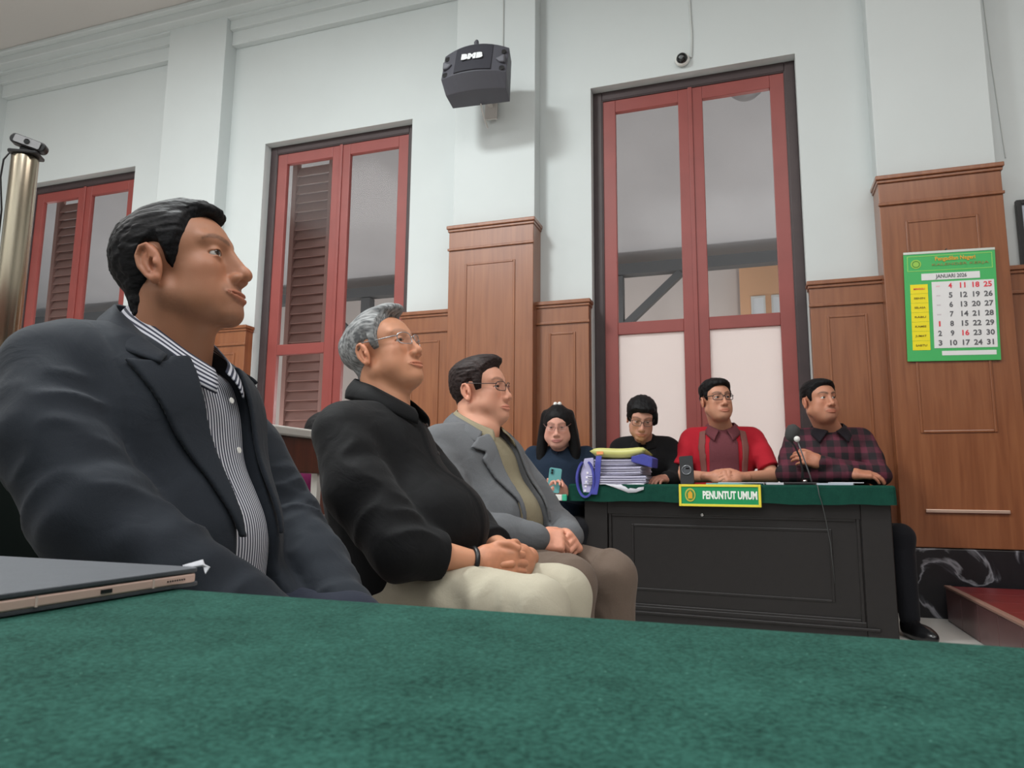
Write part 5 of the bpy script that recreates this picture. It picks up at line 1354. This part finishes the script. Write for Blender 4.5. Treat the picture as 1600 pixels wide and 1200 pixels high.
# ---- people behind the desk (they face the camera)
def sitter(label, loc, yawd, head, cfg, skin, hair, hairm, T, shs, el, wr, garment_m, nb, gaze=(1, 0, 0), vox=.009, sleeve=1.0, hands=True, fold=.008, sleeve_r=(.064, .062, .056, .046), hair_vox=.0042, glasses=None, knees=None, name='shirt', extra=None, trousers=None, hand_specs=None, zcut=None, hs=1.0):
    p = Person(label, loc, yawd)
    p.head(cfg, head[0], head[1], head[2], head[3], head[4], nb, skin, hair, hairm, hair_vox, gaze)
    if glasses: p.glasses(**glasses)
    tor = torso_sdf(T); zc_ = zcut or nb[2]+.02
    def sh(P):
        d = tor(P) - .010 - fold*(ridge(P*A3((8, 7, 5))+4)-.5)
        d = smax(d, P[:, 2]-zc_, .01)
        for s in (-1, 1):
            a, b, c = A3(shs[s]), A3(el[s]), A3(wr[s]); e = b + (c-b)*(sleeve-1.0) if sleeve > 1 else a + (b-a)*sleeve
            if sleeve > 1: sl = tubed(P, [a, (a+b)/2, b, e], list(sleeve_r), .02)
            else: sl = tubed(P, [a, a+(e-a)*.5, e], [sleeve_r[0], sleeve_r[1], sleeve_r[1]*1.02], .02); sl = smax(sl, ((P-e) @ ((b-a)/np.linalg.norm(b-a))), .006)
            sl = sl - limb_fold(P, a, b, 20, 8, fold*1.4, 4.0+s, .15, 1.1)
            d = smin(d, sl, .022)
        return d
    xs = np.array([shs[-1], shs[1], el[-1], el[1], wr[-1], wr[1]]); lo = np.minimum(xs.min(0), (-.2, -.27, .42))-.09; hi = np.maximum(xs.max(0), (.3, .27, nb[2]))+.09
    g = p.garment(name, sh, lo, hi, vox, garment_m, su=lambda V: V[:, 1])
    if sleeve < 2:
        def fore(P):
            d = None
            for s in (-1, 1):
                e = tubed(P, [shs[s], el[s], wr[s]], [.046, .043, .029], .01); d = e if d is None else np.minimum(d, e)
            return d
        p.skin_part(fore, lo, hi, .008)
    p.hands(hand_specs, .0045)
    core(p, T, shs, el, wr)
    def trs(P):
        d = ell(P, (.05, 0, .50), (.16, .18, .09))
        for s in (-1, 1):
            k = (knees or {}).get(s, ((.27, s*.13, .50), (.24, s*.13, .09)))
            e = tubed(P, [(.08, s*.10, .495), k[0], k[1]], [.095, .066, .048], .03); e = e - limb_fold(P, (.08, s*.1, .5), k[0], 16, 8, .008, 6.+s)
            d = smin(d, e, .03)
        return d
    ks = [q for k in (knees or {-1: ((.27, -.13, .5), (.24, -.13, .09)), 1: ((.27, .13, .5), (.24, .13, .09))}).values() for q in k]
    lo = np.minimum(np.array(ks).min(0), (-.15, -.25, .05))-.09; hi = np.maximum(np.array(ks).max(0), (.4, .25, .6))+.09
    p.garment('trousers', trs, lo, hi, .010, trousers or cloth('black_trousers', (26, 26, 30), .85, 700, .1))
    if extra: extra(p, tor, g)
    p.flush(); tick(label); return p
BLK = hair_mat('jet_hair', (12, 12, 14), (32, 31, 32))
def chair(label, x, y, rz, z=.46):
    t = empty('office_chair', (x, y, 0), rz); tag(t, label, 'chair')
    CH = mat('chair_black', (24, 24, 26), .6)
    bm = bmesh.new(); slab(bm, -.21, .22, -.22, .22, z-.075, z-.035, .05); obj('seat', bm, CH, t, bevel=.012)
    for sx in (-.17, .17):
        for sy in (-.17, .17): obj('leg', tube(bmesh.new(), [(sx, sy, z-.075), (sx*1.1, sy*1.1, 0)], .012, 8), CH, t)
    return t

# woman with a phone
def woman():
    cfg = dict(wid=1.04, fat=.013, jaw=1.05, nose=.85, nosew=1.1, neck=.056, brow=.45, open=.35, lash=.8, lip=(.42, .14, .13))
    o = (-1.185, 4.50)
    def longhair():
        def f(P):
            Q = P.copy(); Q[:, 1] = np.abs(Q[:, 1])
            d = smin(ell(Q, (-.014, 0, .042), (.108, .086, .092)), ell(Q, (.020, 0, .045), (.066, .075, .066)), .02)
            face = ell(Q, (.095, 0, -.030), (.080, .070, .105)); d = smax(d, -face, .008)
            for i in range(3):
                d = smin(d, tubed(Q, [(.0-.02*i, .072, .075), (-.004-.022*i, .086, .01), (-.004-.022*i, .094, -.06), (.012-.015*i, .102, -.14), (.05-.01*i, .104, -.28)], [.022, .024, .028, .030, .018]), .02)
            d = smin(d, tubed(P, [(-.09, 0, .05), (-.115, 0, -.05), (-.12, 0, -.2)], [.05, .06, .05]), .03)
            d = d - .002*(2*vnoise(P*A3((90, 90, 16)))-1)
            d = smin(d, ell(P, (-.02, 0, .118), (.04, .03, .018)), .02)
            return d
        return f
    p_loc = o; yw_ = -80
    T = dict(ells=[((.03, 0, .83), (.125, .185, .15)), ((.05, 0, .66), (.15, .175, .16)), ((.04, 0, .50), (.16, .18, .11))], sh=(0, .14, .955, .058), nb=(.02, 1.0))
    shs = {-1: (0, -.17, .95), 1: (0, .17, .95)}; el = {-1: (.08, -.225, .68), 1: (.10, .225, .69)}; wr = {-1: (.27, -.06, .715), 1: (.265, .055, .712)}
    TEAL = mat('teal_phone', (112, 176, 178), .3)
    def extra(p, tor, g):
        V, Q = mesh_sdf(longhair(), (-.2, -.16, -.32), (.15, .16, .18), .0042); p.hair = np_mesh('hair', p.H(V), Q, BLK, p.root)
        hc_ = p.H(A3([(-.012, -.012, .140), (-.012, .014, .141)]))
        for q in hc_:
            bm = bmesh.new(); bmesh.ops.create_uvsphere(bm, u_segments=12, v_segments=8, radius=.013, matrix=Matrix.Translation(tuple(float(x) for x in q))); obj('hair_clip', bm, WHITEP, p.root, smooth=True)
        # scarf-like cowl of the sweater and pale cuff
        loft_band('collar', [(-.05, 0, 1.035), (-.035, .05, 1.03), (.02, .075, 1.01), (.075, .05, .985), (.09, .0, .977)], [(-.075, 0, .99), (-.06, .07, .985), (.02, .10, .97), (.10, .07, .945), (.12, .0, .935)], g.data.materials[0], g, .006, .008)
    NAVY = cloth('navy_sweater', (30, 42, 58), .9, 500, .12)
    hsp = [hand_sdf((.285, -.05, .722), (.35, .62, .62), (-.75, -.4, .5), 1, fcurl=[(28, 45, 35)]*4, s=.95), hand_sdf((.285, .05, .722), (.42, -.66, .50), (.72, .55, -.2), -1, fcurl=[(35, 45, 35)]*4, s=.95)]
    p = sitter('woman with long black hair in navy looking down at her phone', o, yw_, ((-1.168, 4.385, 1.128), -80, -16, 0, 1.04), cfg, (214, 160, 142), None, BLK, T, shs, el, wr, NAVY, (.02, 0, .99), sleeve=1.92, hand_specs=hsp, glasses=dict(m=mat('rose_frame', (170, 130, 124), .3, .4), r=.0010, h=.016, w=.026), extra=extra, fold=.007)
    w = p.loc + p.RB @ A3((.335, -.004, .79))
    ph = empty('smartphone', tuple(float(v) for v in w), math.radians(-80+90)); tag(ph, 'pale teal phone with two rear lenses held by the seated woman', 'phone')
    Mp = Matrix.Rotation(math.radians(8), 4, 'Y') @ Matrix.Rotation(math.radians(10), 4, 'X') @ Matrix.Rotation(math.radians(90), 4, 'X')
    bm = bmesh.new(); slab(bm, -.037, .037, -.074, .074, -.004, .004, .010); bm.transform(Mp); b = obj('body', bm, TEAL, ph, bevel=.002)
    bm = bmesh.new(); slab(bm, -.032, -.006, .036, .068, .004, .006, .006); bm.transform(Mp); cmod = obj('camera_bump', bm, mat('teal_dark', (84, 140, 146), .3), b)
    for y in (.045, .060):
        bm = lathe(bmesh.new(), [(.0065, .006), (.0065, .0078), (.003, .008)], 16, Matrix.Translation((-.019, y, 0))); bm.transform(Mp); obj('rear_lens', bm, BLACKP, cmod)
    # white paper band with green end held under the phone
    w = p.loc + p.RB @ A3((.35, .01, .690))
    bd = empty('snack_packet', tuple(float(v) for v in w), math.radians(10)); tag(bd, 'white and green packet held below the teal phone', 'packet')
    bm = bmesh.new(); slab(bm, -.045, .035, -.02, .02, -.018, .018, .008); obj('packet', bm, WHITEP, bd, bevel=.004)
    bm = bmesh.new(); slab(bm, .034, .062, -.021, .021, -.019, .019, .008); obj('green_end', bm, mat('mint_green', (60, 176, 140), .5), bd, bevel=.004)
woman()

def clerk():
    cfg = dict(wid=.98, fat=.004, nose=.95, neck=.054, brow=.6, open=.4)
    st = dict(line=([-.12, -.06, -.03, -.01, .0, .02, .04, .06, .08, .12], [-.085, -.085, -.06, -.045, -.035, -.030, -.01, .052, .072, .076]), side=.018, top=.026, adds=[((.062, .012, .082), (.034, .05, .03), 1), ((-.03, 0, .10), (.07, .06, .03)), ((.03, .075, .01), (.04, .022, .05), 1)], amp=.003, fq=(40, 90, 40))
    T = dict(ells=[((.06, 0, .90), (.12, .17, .14)), ((.02, 0, .68), (.14, .16, .17)), ((.0, 0, .50), (.15, .17, .11))], sh=(.04, .13, 1.005, .055), nb=(.08, 1.045))
    shs = {-1: (.04, -.16, 1.0), 1: (.04, .16, 1.0)}; el = {-1: (.14, -.21, .81), 1: (.14, .20, .81)}; wr = {-1: (.24, -.10, .805), 1: (.25, .13, .805)}
    hsp = [hand_sdf((.25, -.095, .803), (.9, .4, 0), (0, -.2, 1), 1, (25, 35, 25)), hand_sdf((.26, .125, .803), (.9, -.35, 0), (0, .2, 1), -1, (25, 35, 25))]
    BK = cloth('black_robe', (20, 20, 22), .85, 600, .1)
    def extra(p, tor, g):
        loft_band('collar', [(.0, 0, 1.10), (.015, .05, 1.095), (.07, .075, 1.075), (.13, .05, 1.045), (.15, .015, 1.03)], [(-.03, 0, 1.055), (-.01, .065, 1.05), (.07, .105, 1.03), (.15, .075, .995), (.175, .02, .98)], BK, g, .006, .008)
    sitter('person in black with glasses bowing over the desk behind the papers', (-.66, 4.66), -86, ((-.652, 4.455, 1.172), -78, -26, -4, 1.02), cfg, (198, 148, 128), st, BLK, T, shs, el, wr, BK, (.075, 0, 1.045), sleeve=1.75, hand_specs=hsp, glasses=dict(m=mat('dark_frame', (50, 44, 44)), r=.0015, h=.018, w=.027), extra=extra, zcut=1.08)
clerk()

def man_red():
    cfg = dict(wid=1.0, fat=.006, jaw=1.06, nose=1.0, nosew=1.15, neck=.060, brow=.8, stubble=.15, open=.8)
    st = dict(line=LINE, side=.010, top=.024, adds=[((.045, 0, .098), (.05, .06, .030)), ((.04, -.03, .10), (.04, .03, .03))], amp=.003, fq=(40, 80, 60))
    T = dict(ells=[((.03, 0, .95), (.125, .195, .16)), ((.04, 0, .72), (.15, .19, .17)), ((.02, 0, .52), (.16, .19, .11))], sh=(0, .160, 1.065, .062), nb=(.03, 1.115))
    shs = {-1: (0, -.195, 1.055), 1: (0, .195, 1.055)}; el = {-1: (.14, -.275, .825), 1: (.14, .275, .825)}; wr = {-1: (.34, -.085, .815), 1: (.34, .075, .815)}
    hsp = [hand_sdf((.345, -.075, .818), (.45, .88, .02), (.75, -.4, .5), 1, fcurl=[(50, 60, 35)]*4, s=1.08), hand_sdf((.345, .065, .818), (.5, -.86, .02), (.7, .45, .55), -1, fcurl=[(52, 60, 35)]*4, s=1.08)]
    R_ = cloth('red_shirt', (168, 30, 44), .8, 600, .08); BR = cloth('maroon_panel', (104, 56, 62), .85, 600, .12)
    def extra(p, tor, g):
        def front(P):
            e = polysd(P[:, 1], P[:, 2], [(-.055, 1.12), (.055, 1.12), (.085, 1.03), (.088, .80), (-.088, .80), (-.085, 1.03)])
            return smax(smax(np.abs(tor(P)-.014)-.006, e, .004), -P[:, 0]+.02, .004)
        p.garment('front_panel', front, (0, -.12, .78), (.26, .12, 1.15), .007, BR, g)
        for s in (-1, 1):
            def strip(P, s=s):
                e = polysd(P[:, 1]*s, P[:, 2], [(.098, 1.11), (.138, 1.10), (.150, 1.0), (.135, .84), (.100, .84), (.108, 1.0)])
                return smax(smax(np.abs(tor(P)-.014)-.005, e, .003), -P[:, 0]+.0, .004)
            p.garment('shirt_stripe', strip, (-.02, -.16, .82), (.26, .16, 1.15), .006, mat('taupe_stripe', (118, 70, 64), .8), g)
        loft_band('collar', [(-.045, 0, 1.170), (-.03, .05, 1.163), (.02, .080, 1.16), (.09, .064, 1.13), (.135, .022, 1.105)], [(-.07, 0, 1.12), (-.05, .066, 1.115), (.02, .112, 1.115), (.11, .10, 1.08), (.172, .055, 1.035)], BR, g, .005, .008)
    sitter('man with glasses in a red shirt with folded hands on the desk', (-.185, 4.69), -84, ((-.205, 4.575, 1.282), -62, 3, 3, 1.06), cfg, (196, 142, 116), st, BLK, T, shs, el, wr, R_, (.03, 0, 1.115), sleeve=.80, hand_specs=hsp, glasses=dict(m=mat('black_frame', (26, 24, 26), .35), r=.0019, h=.0175, w=.028), extra=extra, gaze=(1, .15, .05))
man_red()

def plaid_mat():
    m = bpy.data.materials.new('plaid_cloth'); m.use_nodes = True; nt = m.node_tree; b = nt.nodes['Principled BSDF']; L = nt.links.new
    tc = nt.nodes.new('ShaderNodeTexCoord'); sp_ = nt.nodes.new('ShaderNodeSeparateXYZ'); L(tc.outputs['Object'], sp_.inputs[0])
    def band(out, scale, thr):
        a = nt.nodes.new('ShaderNodeMath'); a.operation = 'MULTIPLY'; a.inputs[1].default_value = scale; L(out, a.inputs[0])
        s_ = nt.nodes.new('ShaderNodeMath'); s_.operation = 'SINE'; L(a.outputs[0], s_.inputs[0])
        g_ = nt.nodes.new('ShaderNodeMath'); g_.operation = 'GREATER_THAN'; g_.inputs[1].default_value = thr; L(s_.outputs[0], g_.inputs[0]); return g_
    g1 = band(sp_.outputs['Y'], 85, .1); g2 = band(sp_.outputs['Z'], 85, .1)
    ad = nt.nodes.new('ShaderNodeMath'); ad.operation = 'ADD'; L(g1.outputs[0], ad.inputs[0]); L(g2.outputs[0], ad.inputs[1])
    n_ = nt.nodes.new('ShaderNodeTexNoise'); n_.inputs['Scale'].default_value = 16; L(tc.outputs['Object'], n_.inputs['Vector'])
    m2_ = nt.nodes.new('ShaderNodeMath'); m2_.operation = 'MULTIPLY'; L(ad.outputs[0], m2_.inputs[0]); L(n_.outputs['Fac'], m2_.inputs[1])
    r = nt.nodes.new('ShaderNodeValToRGB'); e = r.color_ramp.elements; e[0].color = lin(24, 18, 24); e[1].position = 1.0; e[1].color = lin(92, 34, 52)
    q = e.new(.5); q.color = lin(62, 26, 38)
    L(m2_.outputs[0], r.inputs['Fac']); L(r.outputs['Color'], b.inputs['Base Color']); b.inputs['Roughness'].default_value = .85
    return m
def man_plaid():
    cfg = dict(wid=1.04, fat=.012, jaw=1.12, nose=.95, nosew=1.25, neck=.064, brow=.9, stubble=.35, open=.9)
    st = dict(line=LINE, side=.010, top=.020, adds=[((.045, 0, .10), (.045, .055, .024))], amp=.002)
    T = dict(ells=[((.03, 0, .94), (.13, .20, .16)), ((.05, 0, .72), (.17, .20, .17)), ((.02, 0, .52), (.16, .19, .11))], sh=(0, .160, 1.050, .064), nb=(.03, 1.10))
    shs = {-1: (0, -.195, 1.04), 1: (0, .19, 1.04)}; el = {-1: (.16, -.265, .84), 1: (.16, .235, .83)}; wr = {-1: (.31, .05, .835), 1: (.28, -.10, .90)}
    hsp = [hand_sdf((.31, .06, .838), (.12, .98, -.05), (.35, -.1, .93), 1, fcurl=[(18, 25, 20)]*4, s=1.1), hand_sdf((.28, -.10, .905), (.30, -.9, .25), (.9, .2, .35), -1, fcurl=[(30, 40, 25)]*4, s=1.08)]
    PM = plaid_mat()
    def extra(p, tor, g):
        loft_band('collar', [(-.045, 0, 1.155), (-.03, .05, 1.148), (.02, .082, 1.145), (.09, .066, 1.115), (.135, .022, 1.09)], [(-.07, 0, 1.105), (-.05, .068, 1.10), (.02, .116, 1.10), (.115, .11, 1.065), (.175, .078, 1.02)], cloth('dark_collar', (30, 26, 32), .85), g, .005, .008)
        V = None
        shoe(p, (.46, .272, 0), 14)
    sitter('man in a dark red plaid shirt with crossed arms', (.435, 4.72), -86, ((.386, 4.60, 1.262), -60, 4, 2, 1.06), cfg, (188, 132, 106), st, BLK, T, shs, el, wr, PM, (.03, 0, 1.10), sleeve=1.95, hand_specs=hsp, extra=extra, gaze=(1, .2, .12),
           knees={-1: ((.30, -.13, .50), (.28, -.13, .09)), 1: ((.40, .262, .50), (.45, .268, .10))}, trousers=cloth('black_slacks', (24, 25, 30), .8, 700, .1))
man_plaid()

# person in magenta behind the railing
def back_person():
    p = Person('person with dark hair and magenta top sitting behind the railing', (-1.75, 2.66), 0)
    cfg = dict(wid=1.0, neck=.055, eyes=False)
    nb = (.02, 0, .80)
    st = dict(line=([-.12, -.05, -.02, .0, .03, .05, .08, .12], [-.11, -.11, -.09, -.06, -.03, .05, .08, .085]), side=.016, top=.02, amp=.002)
    p.head(cfg, (-1.71, 2.66, .925), 0, -5, 0, 1.0, nb, (200, 150, 130), st, BLK, .005)
    T = dict(ells=[((.02, 0, .64), (.12, .18, .16)), ((.03, 0, .50), (.15, .17, .13))], sh=(0, .14, .755, .055), nb=(.02, .80))
    tor = torso_sdf(T); MG = cloth('magenta_top', (92, 20, 62), .85, 500, .1)
    def sh(P):
        d = tor(P) - .01 - .008*(ridge(P*A3((8, 7, 5)))-.5)
        for s in (-1, 1): d = smin(d, tubed(P, [(0, s*.17, .75), (.06, s*.22, .55), (.25, s*.12, .50)], [.06, .055, .04]), .02)
        return d
    p.garment('top', sh, (-.2, -.33, .36), (.36, .33, .84), .012, MG)
    def trs(P):
        d = ell(P, (.05, 0, .45), (.16, .18, .08))
        for s in (-1, 1): d = smin(d, tubed(P, [(.05, s*.1, .45), (.22, s*.11, .44), (.22, s*.11, .05)], [.08, .065, .045]), .03)
        return d
    p.garment('trousers', trs, (-.2, -.28, .0), (.36, .28, .56), .014, cloth('black_trousers', (26, 26, 30)))
    p.flush(); tick('back')
back_person()
man_blazer(); man_black_shirt(); man_grey_jacket()
chair('black chair under the woman with the phone', -1.19, 4.55, math.radians(-80)); chair('black chair under the bowing person in black', -.66, 4.70, math.radians(-86))
chair('black chair under the man in red', -.185, 4.72, math.radians(-84)); chair('black chair under the man in plaid', .435, 4.73, math.radians(-86))
